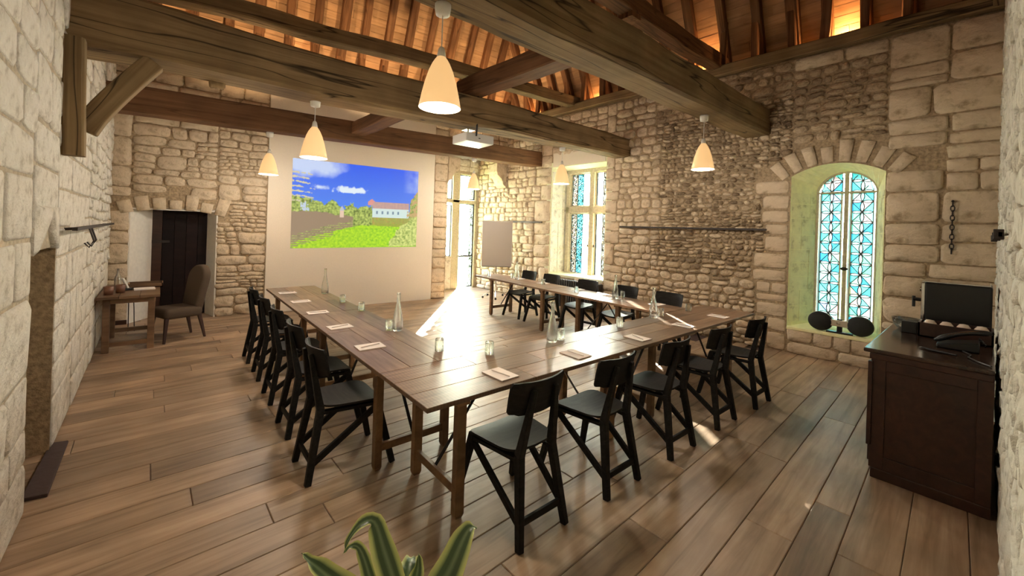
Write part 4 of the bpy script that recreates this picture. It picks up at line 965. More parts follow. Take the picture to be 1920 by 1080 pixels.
def pendant(x, y, zb, zc, lab, e=19):
    global firstp
    t = p0 if firstp else dup(p0); t.location = (x, y, zb); t['label'] = lab; firstp = False
    H = zc - zb
    MB().tube([(0, 0, 0.41), (0, 0, H - 0.05)], 0.004, 8).build('cord', 'whitep', t)
    MB().lathe([(0.0, H), (0.055, H), (0.055, H - 0.03), (0.048, H - 0.075), (0.03, H - 0.082), (0.0, H - 0.08)], 20).build('ceiling_rose', 'whitep', t, smooth=True)
    d = bpy.data.lights.new('pendant_light', 'POINT'); d.energy = e; d.color = (1.0, 0.90, 0.77); d.shadow_soft_size = 0.09
    o = bpy.data.objects.new('pendant_light', d); col.objects.link(o); o.parent = t; o.location = (0, 0, -0.09)
pend = [(1.374, 2.43, 2.56, 3.27, 'cone pendant on the thick beam, above the corner of the set tables'),
        (1.20, 4.92, 2.48, 3.135, 'cone pendant on the weathered beam beside the projected picture'),
        (1.18, 7.58, 2.51, 3.20, 'cone pendant on the reddish beam at the edge of the rubble wall'),
        (5.38, 2.47, 2.63, 3.35, 'cone pendant on the thick beam, hanging before the flint wall'),
        (5.36, 5.0, 2.60, 3.275, 'cone pendant on the weathered beam before the mullioned window'),
        (5.13, 7.45, 2.62, 3.315, 'cone pendant on the reddish beam before the glazed alcove')]
p0.children  # keep the prototype's three common parts; cords and roses differ
proto_parts = list(p0.children)
for i, (x, y_, zb, zc, lab) in enumerate(pend):
    if i == 0: pendant(x, y_, zb, zc, lab); continue
    t = p0.copy(); col.objects.link(t)
    for ch in proto_parts:
        c = ch.copy(); col.objects.link(c); c.parent = t
    t.location = (x, y_, zb); t['label'] = lab; H = zc - zb
    MB().tube([(0, 0, 0.41), (0, 0, H - 0.05)], 0.004, 8).build('cord', 'whitep', t)
    MB().lathe([(0.0, H), (0.055, H), (0.055, H - 0.03), (0.048, H - 0.075), (0.03, H - 0.082), (0.0, H - 0.08)], 20).build('ceiling_rose', 'whitep', t, smooth=True)
    d = bpy.data.lights.new('pendant_light', 'POINT'); d.energy = 19; d.color = (1.0, 0.90, 0.77); d.shadow_soft_size = 0.09
    o = bpy.data.objects.new('pendant_light', d); col.objects.link(o); o.parent = t; o.location = (0, 0, -0.09)

# ------------------------------------------------------------------ projector
t = thing('projector', 'white ceiling projector hung under the weathered beam', 'projector', (3.36, 4.93, 2.98), R_(-3))
mb = MB(); mb.bb(-0.235, 0.235, -0.20, 0.20, 0, 0.125); mb.build('housing', 'whitep', t, bevel=0.012)
MB().bb(-0.12, 0.12, 0.197, 0.203, 0.03, 0.1).build('vent', 'blackp', t)
MB().lathe([(0.045, 0.0), (0.045, 0.03), (0.03, 0.035), (0.0, 0.03)], 20).build('lens', 'lens', t).matrix_local = Matrix.Translation((0.13, 0.2, 0.065)) @ Matrix.Rotation(R_(-90), 4, 'X')
MB().bb(-0.03, 0.0, -0.202, -0.198, 0.05, 0.062).build('logo', 'blackp', t)
mb = MB(); mb.tube([(-0.06, 0.05, 0.12), (-0.06, 0.05, 0.235)], 0.014); mb.bb(-0.13, 0.01, -0.02, 0.12, 0.205, 0.235); mb.tube([(-0.12, 0, 0.12), (-0.06, 0.05, 0.18)], 0.006); mb.tube([(0.0, 0.1, 0.12), (-0.06, 0.05, 0.18)], 0.006)
mb.build('bracket', 'chrome', t)
MB().tube([(-0.11, -0.275, 0.62), (-0.11, -0.275, 0.2), (-0.08, -0.215, 0.08)], 0.013, 8).build('cable_duct', 'steel', t)

# ------------------------------------------------------------------ trestle tables
def make_table(name, label, L, W, x, y, rz, trest, seed, legs_in=0.0):
    """table with its long side along local X, origin under the middle of its near-left corner"""
    rg_ = random.Random(seed); t = thing(name, label, 'table', (x, y, 0), rz, 'trestle tables set in a horseshoe')
    nb_ = 3
    for r in range(nb_):
        y0, y1 = W * r / nb_, W * (r + 1) / nb_; cut = L * rg_.uniform(0.3, 0.7)
        for a, b in ((0, cut), (cut, L)):
            mb = MB(); mb.box((0, 0, 0), (b - a - 0.002, y1 - y0 - 0.002, 0.03)); o = mb.build('plank', 'table', t, bevel=0.0025, seg=1)
            o.location = ((a + b) / 2, (y0 + y1) / 2, 0.73 + rg_.uniform(-0.0012, 0.0012))
    for tx, dirn in trest:
        for yy in (0.06, W - 0.06):
            mb = MB(); mb.bar((0, 0, 0.69), (0, 0, 0.02), 0.062, 0.052); mb.bar((0, 0, 0.02), (0, 0, 0.0), 0.062, 0.052, 0.044, 0.036)
            o = mb.build('leg', 'tleg', t, bevel=0.004); o.location = (tx, yy, 0)
        o = MB().box((0, 0, 0), (0.03, W - 0.17, 0.055)).build('crossbar', 'tleg', t, bevel=0.003); o.location = (tx, W / 2, 0.155)
        o = MB().box((0, 0, 0), (0.085, W - 0.03, 0.026)).build('cleat', 'tleg', t, bevel=0.003); o.location = (tx, W / 2, 0.702)
        o = MB().bar((tx, W / 2, 0.19), (tx + dirn * 0.42, W / 2, 0.712), 0.022, 0.007, side=(0, 1, 0)).build('folding_brace', 'steel', t)
    return t
HP = math.pi / 2
make_table('trestle_table', 'plank trestle table beside the row of chairs at the doorway, end at the plaster panel', 2.155, 0.67, 1.77, 4.795, HP, ((0.155, 1), (1.605, -1)), 1)
make_table('trestle_table', 'plank trestle table beside the row of chairs at the doorway, end at the table corner', 2.155, 0.67, 1.77, 2.638, HP, ((0.15, 1), (1.55, -1)), 2)
make_table('trestle_table', 'plank trestle table facing the projection, end towards the plant', 2.10, 0.66, 1.10, 1.975, 0, ((0.26, 1), (1.78, -1)), 3)
make_table('trestle_table', 'plank trestle table facing the projection, end towards the arched window', 2.725, 0.66, 3.205, 1.975, 0, ((0.31, 1), (2.10, -1)), 4)
RT = math.atan2(1, 0.038)
make_table('trestle_table', 'plank trestle table in front of the radiator, end at the alcove', 2.2, 0.62, 5.505, 4.84, RT, ((0.11, 1), (1.64, -1)), 5)
make_table('trestle_table', 'plank trestle table in front of the flint wall, end at the table corner', 2.19, 0.62, 5.42, 2.645, RT, ((0.715, 1), (1.475, -1)), 6)
TOP = 0.7462

# ------------------------------------------------------------------ chairs
def make_chair():
    t = thing('dining_chair', 'x', 'chair')
    # seat: rounded trapezoid with a shallow dish
    n = 28; rings = []; 
    for f in (1.0, 0.7, 0.35):
        rg_ = []
        for k in range(n):
            a = 2 * math.pi * k / n; c, s = math.cos(a), math.sin(a); x = math.copysign(abs(c) ** 0.42, c) * f; y_ = math.copysign(abs(s) ** 0.42, s) * f
            wx = 0.205 + 0.022 * y_; px_, py_ = x * wx, 0.008 + y_ * 0.205
            rg_.append((px_, py_, 0.482 + 0.016 * (x * x) - 0.018 * max(0, y_) ** 3 + 0.012 * max(0, -y_) ** 2))
        rings.append(rg_)
    mb = MB(); vs = [p for r in rings for p in r] + [(0, 0.008, 0.482)] + [(p[0], p[1], p[2] - 0.014) for p in rings[0]] + [(0, 0.008, 0.468)]; fs = []
    for r in range(2):
        for k in range(n): fs.append((r * n + k, (r + 1) * n + k, (r + 1) * n + (k + 1) % n, r * n + (k + 1) % n))
    for k in range(n):
        fs.append((2 * n + k, 3 * n, 2 * n + (k + 1) % n)); fs.append((k, (k + 1) % n, 3 * n + 1 + (k + 1) % n, 3 * n + 1 + k)); fs.append((3 * n + 1 + k, 3 * n + 1 + (k + 1) % n, 4 * n + 1))
    o = fix_normals(mb.add(vs, fs).build('seat', 'black', t, smooth=True)); m_ = o.modifiers.new('edge', 'EDGE_SPLIT'); m_.split_angle = R_(40)
    # bowed backrest
    nu, nv = 14, 8; mb = MB(); vs = []; fs = []
    for side in (0, 1):
        for j in range(nv + 1):
            for i in range(nu + 1):
                u = -1 + 2 * i / nu; v = -1 + 2 * j / nv
                k = 1.0
                if abs(u) > 0.8 and abs(v) > 0.75: k = 0.94
                x = 0.212 * u * (1 - 0.03 * (v < 0) * abs(v)); z = 0.797 + 0.100 * v * (k if abs(v) > 0.75 else 1) + 0.006 * u * u
                y_ = -0.238 + 0.052 * u * u - 0.022 * v + (0.0 if side == 0 else -0.013)
                vs.append((x * k, y_, z))
    N_ = (nu + 1) * (nv + 1)
    for j in range(nv):
        for i in range(nu):
            a = j * (nu + 1) + i; fs.append((a, a + nu + 1, a + nu + 2, a + 1)); fs.append((N_ + a, N_ + a + 1, N_ + a + nu + 2, N_ + a + nu + 1))
    for i in range(nu):
        a = i; b = nv * (nu + 1) + i; fs += [(a, a + 1, N_ + a + 1, N_ + a), (b, N_ + b, N_ + b + 1, b + 1)]
    for j in range(nv):
        a = j * (nu + 1); b = a + nu; fs += [(a, N_ + a, N_ + a + nu + 1, a + nu + 1), (b, b + nu + 1, N_ + b + nu + 1, N_ + b)]
    o = fix_normals(mb.add(vs, fs).build('backrest', 'black', t, smooth=True)); m_ = o.modifiers.new('edge', 'EDGE_SPLIT'); m_.split_angle = R_(40)
    for s in (-1, 1):
        mb = MB(); mb.bar((s * 0.18, -0.285, 0.0), (s * 0.128, -0.205, 0.47), 0.036, 0.042, 0.044, 0.050); mb.bar((s * 0.128, -0.205, 0.468), (s * 0.085, -0.268, 0.85), 0.044, 0.050, 0.032, 0.026)
        mb.build('rear_leg', 'black', t, bevel=0.005)
        MB().bar((s * 0.242, 0.275, 0.0), (s * 0.186, 0.165, 0.472), 0.036, 0.040, 0.042, 0.048).build('front_leg', 'black', t, bevel=0.005)
        MB().bar((s * 0.166, -0.262, 0.125), (s * 0.190, 0.165, 0.425), 0.024, 0.042).build('side_brace', 'black', t, bevel=0.003)
        MB().bar((s * 0.128, -0.205, 0.448), (s * 0.186, 0.165, 0.448), 0.022, 0.045, side=(0, 0, 1)).build('seat_rail', 'black', t, bevel=0.003)
    MB().bar((-0.162, -0.262, 0.135), (0.162, -0.262, 0.135), 0.020, 0.040, side=(0, 1, 0)).build('rear_stretcher', 'black', t, bevel=0.003)
    MB().bar((-0.186, 0.16, 0.45), (0.186, 0.16, 0.45), 0.022, 0.040, side=(0, 1, 0)).build('front_rail', 'black', t, bevel=0.003)
    return t
ch0 = make_chair(); placed = []
ordn = ['first', 'second', 'third', 'fourth', 'fifth']
def put_chair(x, y, rz, lab, grp):
    if not placed: c = ch0; c.location = (x, y, 0); c.rotation_euler = (0, 0, rz); c['label'] = lab; c['group'] = grp
    else: c = dup(ch0, (x, y, 0), rz, lab, grp)
    placed.append(c)
for i, (x, y_, a) in enumerate([(1.66, 1.885, 0), (2.395, 1.855, 0), (3.18, 1.83, -1), (3.985, 1.815, -1), (4.76, 1.765, -1)]):
    put_chair(x, y_, R_(a), f'black wooden chair facing the projection, {ordn[i]} counted from the plant', 'chairs facing the projection')
for i, (x, y_, a) in enumerate([(1.015, 3.06, 0), (1.035, 3.785, 1), (1.04, 4.55, 0), (1.045, 5.285, 0), (1.035, 5.985, 0)]):
    put_chair(x, y_, R_(a) - HP, f'black wooden chair in the row on the doorway side, {ordn[4 - i]} from the plaster panel', 'chairs on the doorway side')
for i, (x, y_, a) in enumerate([(5.47, 6.10, 0), (5.45, 5.44, 1), (5.42, 4.52, 3), (5.39, 3.72, 1), (5.37, 2.99, -1)]):
    put_chair(x, y_, R_(a) + HP, f'black wooden chair with its back to the window wall, {ordn[i]} from the alcove', 'chairs along the window wall')

# ------------------------------------------------------------------ carafes, tumblers, pads and pencils
def make_carafe():
    pr = [(0.0, 0.004), (0.040, 0.002), (0.047, 0.012), (0.048, 0.06), (0.046, 0.10), (0.038, 0.16), (0.026, 0.215), (0.018, 0.26), (0.0155, 0.31), (0.0165, 0.352), (0.0185, 0.355), (0.0185, 0.362), (0.0145, 0.362), (0.0125, 0.31), (0.0145, 0.26), (0.0225, 0.215), (0.0345, 0.16), (0.0425, 0.10), (0.044, 0.06), (0.043, 0.02), (0.0, 0.014)]
    return MB().lathe(pr, 28).build('carafe', 'glass', smooth=True)
def make_tumbler():
    pr = [(0.034, 0.0), (0.0365, 0.0), (0.0345, 0.095), (0.031, 0.1), (0.0, 0.1), (0.0, 0.088), (0.028, 0.086), (0.0315, 0.08), (0.034, 0.0)]
    return MB().lathe(pr, 24).build('tumbler', 'glass', smooth=True)
car0, tum0 = make_carafe(), make_tumbler(); nc = [0, 0]
def put(proto, idx, x, y, lab, cat, grp):
    o = proto if nc[idx] == 0 else proto.copy()
    if nc[idx]: col.objects.link(o)
    nc[idx] += 1; o.location = (x, y, TOP); tag(o, lab, cat, grp)
for x, y_, lab in [(1.68, 6.05, 'clear glass carafe at the plaster panel end of the doorway side table'), (1.67, 3.617, 'clear glass carafe near the inner corner of the doorway side table'),
                   (2.642, 2.518, 'clear glass carafe on the table facing the projection, towards the plant'), (5.30, 6.07, 'clear glass carafe at the alcove end of the window side table'),
                   (5.17, 3.633, 'clear glass carafe on the window side table before the flint wall'), (4.418, 2.56, 'clear glass carafe on the table facing the projection, towards the arched window')]:
    put(car0, 0, x, y_, lab, 'carafe', 'water carafes')
tum = [(1.687, 5.29, 'upturned tumbler on the doorway side table, closest to the plaster panel'), (1.71, 4.69, 'upturned tumbler midway along the doorway side table'), (1.615, 3.69, 'upturned tumbler touching a carafe on the doorway side table'),
       (1.684, 2.858, 'upturned tumbler at the joint between two tables near the plant'), (1.971, 2.562, 'upturned tumbler behind the pad at the table corner by the plant'), (2.778, 2.533, 'upturned tumbler close to the carafe on the table facing the projection'),
       (3.691, 2.527, 'upturned tumbler alone midway on the table facing the projection'), (4.60, 2.564, 'upturned tumbler beside the carafe nearest the arched window'), (5.242, 2.534, 'upturned tumbler at the table end towards the arched window'),
       (5.16, 6.80, 'upturned tumbler on the window side table, closest to the alcove'), (5.40, 6.32, 'upturned tumbler beside the carafe at the alcove end'), (5.29, 5.31, 'upturned tumbler on the window side table before the second chair'),
       (5.11, 4.35, 'upturned tumbler on the window side table before the radiator'), (5.36, 3.632, 'upturned tumbler beside the carafe before the flint wall')]
for x, y_, lab in tum: put(tum0, 1, x, y_, lab, 'glass', 'upturned tumblers')
pd0 = MB().box((0, 0, 0.003), (0.155, 0.215, 0.006)).build('note_pad', 'paper')
pc0 = MB().tube([(0, -0.085, 0), (0, 0.075, 0), (0, 0.088, 0)], [0.0038, 0.0038, 0.0008], 6).build('pencil', 'pencil')
npad = [0]
def pad(x, y, rz, where):
    for proto, nm, dz, lab, cat, grp, da in ((pd0, 'pad', 0, 'blank note pad ' + where, 'note pad', 'note pads', 0), (pc0, 'pencil', 0.0105, 'grey pencil on the pad ' + where, 'pencil', 'pencils', R_(random.uniform(-20, 20)))):
        o = proto if npad[0] == 0 else proto.copy()
        if npad[0]: col.objects.link(o)
        o.location = (x, y, TOP + dz); o.rotation_euler = (0, 0, rz + da); tag(o, lab, cat, grp)
    npad[0] += 1
for i, y_ in enumerate((6.37, 5.60, 4.82, 4.04, 3.26)): pad(1.27, y_, HP + R_(random.uniform(-3, 3)), f'on the doorway side table, {ordn[i]} from the plaster panel')
for i, x in enumerate((1.755, 2.54, 3.44, 4.345, 5.235)): pad(x, 2.15, R_(random.uniform(-3, 3)), f'on the table facing the projection, {ordn[i]} from the plant')
for i, (x, y_) in enumerate(((5.42, 6.15), (5.40, 5.42), (5.37, 4.55), (5.34, 3.86), (5.30, 3.02))): pad(x, y_, HP, f'on the window side table, {ordn[i]} from the alcove')

# ------------------------------------------------------------------ corner desk with upholstered chair
t = thing('writing_desk', 'small wooden writing desk against the pale stone wall', 'desk', (-0.40, 7.68, 0), R_(1.0))
for k in range(3):
    o = MB().box((0, 0, 0), (0.195, 1.26, 0.035)).build('top_plank', 'desk', t, bevel=0.003); o.location = (-0.2 + 0.198 * k, 0, 0.722); 
for xx in (-0.22, 0.21):
    for yy in (-0.44, 0.44):
        MB().bar((xx, yy, 0.68), (xx, yy, 0), 0.07, 0.07).build('leg', 'desk', t, bevel=0.005)
for yy in (-0.44, 0.44):
    MB().box((0, yy, 0.665), (0.50, 0.06, 0.08)).build('apron', 'desk', t, bevel=0.003); MB().box((0, yy, 0.10), (0.40, 0.05, 0.055)).build('foot_rail', 'desk', t, bevel=0.003)
MB().box((0.21, 0, 0.665), (0.03, 0.82, 0.07)).build('apron', 'desk', t, bevel=0.003)
# upholstered chair
t = thing('upholstered_chair', 'tall taupe upholstered chair with rounded back at the writing desk', 'chair', (0.09, 7.60, 0), R_(22))
mb = MB(); mb.box((0, 0, 0.40), (0.47, 0.46, 0.15)); mb.build('seat', 'fabric', t, bevel=0.06, seg=4, smooth=True)
pts = []
for k in range(21):
    a = math.pi * k / 20; pts.append((0.225 * math.cos(a), 0.86 + 0.20 * math.sin(a)))
prof = [(0.20, 0.36)] + pts + [(-0.20, 0.36)]; n = len(prof); mb = MB(); vs = []
for sgn in (0, 1):
    for yy, z in prof:
        lean = 0.13 * max(0, (z - 0.36)) / 0.7
        vs.append((0.225 + lean - (0.0 if sgn else 0.11), yy, z))
mb.add(vs, [tuple(range(n)), tuple(range(2 * n - 1, n - 1, -1))] + [(k, (k + 1) % n, n + (k + 1) % n, n + k) for k in range(n)])
fix_normals(mb.build('backrest', 'fabric', t, bevel=0.03, seg=3, smooth=True))
for xx, yy, dx, dy in ((-0.2, -0.19, -0.03, -0.02), (-0.2, 0.19, -0.03, 0.02), (0.2, -0.18, 0.07, -0.02), (0.2, 0.18, 0.07, 0.02)):
    MB().bar((xx, yy, 0.34), (xx + dx, yy + dy, 0.0), 0.045, 0.045, 0.026, 0.026).build('leg', 'darkleg', t, bevel=0.003)
# things on the desk
DT = 0.741
for i, (x, y_, lab) in enumerate(((-0.60, 7.27, 'copper brown cup on the desk, first from the front edge'), (-0.50, 7.40, 'copper brown cup on the desk, behind the first cup'))):
    o = MB().lathe([(0.0, 0.002), (0.045, 0.0), (0.052, 0.105), (0.048, 0.105), (0.042, 0.012), (0.0, 0.012)], 20).build('cup', 'cups', smooth=True); o.location = (x, y_, DT); tag(o, lab, 'cup', 'brown cups on the desk')
o = MB().lathe([(0.0, 0.004), (0.036, 0.0), (0.038, 0.012), (0.036, 0.16), (0.014, 0.22), (0.013, 0.29), (0.0, 0.29)], 20).build('water_bottle', 'glass', smooth=True); o.location = (-0.55, 7.72, DT); tag(o, 'tall clear bottle standing on the writing desk', 'bottle')
t = thing('desk_phone', 'black and grey telephone handset leaning on its desk cradle', 'telephone', (-0.46, 7.60, DT), R_(30))
MB().box((0, 0, 0.015), (0.12, 0.09, 0.03)).build('cradle', 'blackp', t, bevel=0.006); MB().bar((0.02, 0, 0.03), (-0.04, 0, 0.17), 0.05, 0.022, side=(0, 1, 0)).build('handset', 'whitep', t, bevel=0.006)
t = thing('wooden_tray', 'dark wooden tray lying on the writing desk', 'tray', (-0.27, 7.95, DT), 0)
MB().bb(-0.19, 0.19, -0.15, 0.15, 0, 0.012).build('tray_base', 'mahogany', t)
for a in ((-0.19, 0.19, -0.15, -0.138), (-0.19, 0.19, 0.138, 0.15), (-0.19, -0.178, -0.15, 0.15), (0.178, 0.19, -0.15, 0.15)): MB().bb(*a, 0, 0.055).build('tray_rim', 'desk', t)
o = MB().bb(-0.12, 0.10, -0.09, 0.09, 0, 0.016).build('folder', 'paper', loc=(-0.26, 7.62, DT), rotz=R_(4)); tag(o, 'pale paper folder lying on the writing desk', 'folder')
mb = MB(); mb.tube([(-0.47, 8.36, 0.62), (-0.47, 8.38, 0.35), (-0.47, 8.4, 0.006)], 0.006); o = mb.build('power_cable', 'blackp'); tag(o, 'black cable behind the writing desk, the one closer to the pale wall', 'cable', 'desk cables')
mb = MB(); mb.tube([(-0.42, 8.36, 0.62), (-0.41, 8.38, 0.35), (-0.40, 8.4, 0.006)], 0.006); o = mb.build('power_cable', 'blackp'); tag(o, 'black cable behind the writing desk, the one closer to the doorway', 'cable', 'desk cables')

# ------------------------------------------------------------------ cabinet by the near wall and what stands on it
t = thing('sideboard', 'dark mahogany sideboard with panelled end in the corner by the arched window', 'sideboard', (4.0, 0, 0))
CX, CY0, CY1, CZ = 1.87, -0.05, 0.56, 0.95
MB().bb(0.025, CX, CY0, CY1 - 0.02, 0.07, CZ - 0.03).build('carcass', 'mahogany', t, bevel=0.004)
MB().bb(0.0, CX + 0.02, CY0, CY1 + 0.025, CZ - 0.03, CZ).build('top_board', 'cabtop', t, bevel=0.008, seg=3)
MB().bb(0.01, CX, CY0, CY1 - 0.03, 0.0, 0.075).build('plinth', 'mahogany', t, bevel=0.006)
MB().bb(0.005, 0.03, CY0, CY1 - 0.01, CZ - 0.075, CZ - 0.03).build('cornice', 'mahogany', t, bevel=0.006)
for y0, y1 in ((CY0, CY0 + 0.07), (CY1 - 0.10, CY1 - 0.02)): MB().bb(0.012, 0.03, y0, y1, 0.075, CZ - 0.075).build('end_stile', 'mahogany', t, bevel=0.003)
for z0, z1 in ((0.075, 0.17), (CZ - 0.15, CZ - 0.075)): MB().bb(0.0125, 0.03, CY0 + 0.07, CY1 - 0.10, z0, z1).build('end_rail', 'mahogany', t, bevel=0.003)
MB().bb(-0.012, 0.03, CY1 - 0.03, CY1 - 0.005, 0.24, CZ - 0.09).build('corner_pilaster', 'mahogany', t, bevel=0.004)
for k in range(3):
    d_ = MB().bb(0.06 + 0.6 * k, 0.62 + 0.6 * k, CY1 - 0.03, CY1 - 0.005, 0.10, CZ - 0.10).build('door', 'mahogany', t, bevel=0.004)
    MB().lathe([(0.0, 0.0), (0.012, 0.0), (0.014, 0.02), (0.0, 0.026)], 12).build('knob', 'chrome', d_).matrix_local = Matrix.Translation((0.56 + 0.6 * k, CY1 - 0.005, 0.55)) @ Matrix.Rotation(R_(-90), 4, 'X')
ST = CZ + 0.001
# coffee machine: tall black body with chrome front edge
t = thing('coffee_machine', 'black box-shaped coffee machine with a chrome edge on the sideboard', 'coffee machine', (5.50, 0.18, ST), R_(0))
MB().bb(-0.20, 0.20, -0.22, 0.185, 0.0, 0.44).build('body', 'blackp', t, bevel=0.015)
MB().bb(-0.205, -0.12, 0.18, 0.205, 0.0, 0.435).build('chrome_side', 'chrome', t, bevel=0.006)
MB().bb(-0.19, 0.19, -0.21, 0.20, 0.438, 0.452).build('top_tray', 'chrome', t, bevel=0.004)
mb = MB(); mb.tube([(-0.16, 0.2, 0.27), (-0.16, 0.26, 0.27)], 0.016); mb.tube([(-0.16, 0.255, 0.30), (-0.16, 0.255, 0.20)], 0.012); mb.build('tap', 'blackp', t)
MB().lathe([(0.022, 0), (0.022, 0.01), (0.0, 0.012)], 16).build('dial', 'chrome', t).matrix_local = Matrix.Translation((-0.16, 0.205, 0.37)) @ Matrix.Rotation(R_(-90), 4, 'X')
# wooden crate of upturned cups
t = thing('wooden_crate', 'reddish wooden crate holding white cups on the sideboard', 'crate', (5.02, 0.16, ST), 0)
for a in ((-0.12, 0.12, -0.21, 0.21, 0.0, 0.015), (-0.12, -0.105, -0.21, 0.21, 0, 0.12), (0.105, 0.12, -0.21, 0.21, 0, 0.12), (-0.12, 0.12, -0.21, -0.195, 0, 0.12), (-0.12, 0.12, 0.195, 0.21, 0, 0.12)):
    MB().bb(*a).build('crate_board', 'mahogany', t, bevel=0.002)
cp0 = None
for k in range(4):
    yy = 0.16 + 0.145 - 0.097 * k
    if cp0 is None:
        cp0 = MB().lathe([(0.046, 0.0), (0.046, 0.06), (0.040, 0.095), (0.024, 0.118), (0.0, 0.122)], 20).build('cup', 'porcelain', smooth=True); o = cp0
    else: o = cp0.copy(); col.objects.link(o)
    o.location = (5.02, yy, ST + 0.016); tag(o, f'white cup upside down in the wooden crate, {ordn[k]} from the glass bowl', 'cup', 'cups in the crate')
# glass bowl with wrapped sweets, small black box
o = MB().lathe([(0.0, 0.004), (0.05, 0.0), (0.085, 0.04), (0.10, 0.10), (0.097, 0.10), (0.082, 0.042), (0.048, 0.008), (0.0, 0.01)], 24).build('glass_bowl', 'glass', smooth=True); o.location = (5.19, 0.47, ST); tag(o, 'clear glass bowl on the sideboard beside the coffee machine', 'bowl')
for k in range(5):
    a = k * 1.257; o = MB().lathe([(0.0, -0.012), (0.014, -0.008), (0.016, 0.0), (0.013, 0.009), (0.0, 0.013)], 10, sx=1.5).build('wrapped_sweet', 'chrome', smooth=True)
    o.location = (5.19 + 0.036 * math.cos(a), 0.47 + 0.036 * math.sin(a), ST + 0.027); o.rotation_euler = (0.2, 0.1, a); tag(o, 'small shiny wrapped sweet in the glass bowl', 'sweet', 'sweets in the glass bowl')
o = MB().bb(-0.045, 0.045, -0.05, 0.05, 0, 0.10).build('black_box', 'blackp', bevel=0.004); o.location = (5.03, 0.43, ST); tag(o, 'small black box between glass bowl and crate on the sideboard', 'box')
# telephone near the wall
t = thing('telephone', 'black desk telephone with raised handset on the sideboard by the near wall', 'telephone', (4.62, 0.12, ST), R_(0))
mb = MB(); mb.hexa([V3(-0.10, -0.10, 0), V3(0.10, -0.10, 0), V3(0.10, 0.12, 0), V3(-0.10, 0.12, 0), V3(-0.10, -0.10, 0.075), V3(0.10, -0.10, 0.075), V3(0.10, 0.12, 0.025), V3(-0.10, 0.12, 0.025)]); fix_normals(mb.build('phone_base', 'blackp', t, bevel=0.008))
pts = [(-0.06, 0.13 - 0.29 * k / 10, 0.045 + 0.11 * k / 10 + 0.025 * math.sin(math.pi * k / 10)) for k in range(11)]
MB().tube(pts, [0.012, 0.02, 0.022, 0.018, 0.017, 0.017, 0.017, 0.018, 0.022, 0.02, 0.012], 10).build('handset', 'blackp', t, smooth=True)
MB().tube([(p[0] - 0.012, p[1], p[2] + 0.012) for p in pts[1:-2]], 0.0045, 6).build('handset_trim', 'chrome', t)
mb = MB(); cpts = []
for k in range(60):
    a = k * 1.1; cpts.append((-0.02 + 0.004 * k * 0.3 + 0.012 * math.cos(a), -0.13 + 0.0006 * k, 0.05 + 0.012 * math.sin(a) + 0.0006 * k))
mb.tube(cpts, 0.003, 5).build('coiled_cord', 'blackp', t)
for k, (x, y_, rz, lab) in enumerate(((4.33, 0.24, 1.15, 'slim black pen lying on the sideboard before the telephone'), (4.30, 0.20, 1.3, 'second slim black pen lying beside the first on the sideboard'))):
    o = MB().tube([(-0.08, 0, 0), (0.07, 0, 0), (0.085, 0, 0)], [0.007, 0.007, 0.002], 8).build('pen', 'blackp'); o.location = (x, y_, ST + 0.008); o.rotation_euler = (0, 0, rz); tag(o, lab, 'pen', 'pens on the sideboard')
o = MB().tube([(4.50, 0.10, ST + 0.006), (4.40, 0.06, ST + 0.006), (4.30, 0.07, ST + 0.006), (4.18, 0.02, ST + 0.006), (4.10, -0.035, ST + 0.006)], 0.005, 6).build('phone_cable', 'blackp'); tag(o, 'thin black cable running over the sideboard towards the wall', 'cable')

# ------------------------------------------------------------------ docking speaker on the sill of the arched window
SX, SY = 7.36, 1.345; SZ = 0.408
t = thing('docking_speaker', 'speaker with two black oval drivers on the sill of the arched window', 'speaker', (SX, SY, SZ), -HP + R_(2.5))
for s in (-1, 1):
    eg = MB(); eg.lathe([(0.0, -0.055), (0.10, -0.045), (0.138, -0.012), (0.14, 0.008), (0.128, 0.03), (0.08, 0.052), (0.0, 0.062)], 32, sx=1.06, sy=0.98)
    o = eg.build('driver', ('grille'), t, smooth=True); o.matrix_local = Matrix.Translation((s * 0.225, 0, 0.142)) @ Matrix.Rotation(R_(90), 4, 'X')
    rm = MB(); rm.lathe([(0.137, -0.020), (0.1425, -0.012), (0.1425, 0.0), (0.137, 0.006)], 32, sx=1.06, sy=0.98); o = rm.build('driver_rim', 'whitep', t, smooth=True); o.matrix_local = Matrix.Translation((s * 0.225, 0, 0.142)) @ Matrix.Rotation(R_(90), 4, 'X')
MB().bb(-0.11, 0.11, -0.03, 0.03, 0.10, 0.19).build('console', 'silver', t, bevel=0.008)
MB().lathe([(0.024, 0), (0.024, 0.006), (0.0, 0.009)], 20).build('control_knob', 'chrome', t).matrix_local = Matrix.Translation((-0.01, -0.03, 0.145)) @ Matrix.Rotation(R_(90), 4, 'X')
MB().bb(-0.15, 0.15, -0.035, 0.05, 0.0, 0.022).build('stand', 'blackp', t, bevel=0.004); MB().bb(-0.03, 0.03, -0.01, 0.03, 0.02, 0.11).build('stand_neck', 'blackp', t)
MB().bb(-0.03, 0.03, -0.012, 0.012, 0.19, 0.205).build('dock', 'blackp', t)

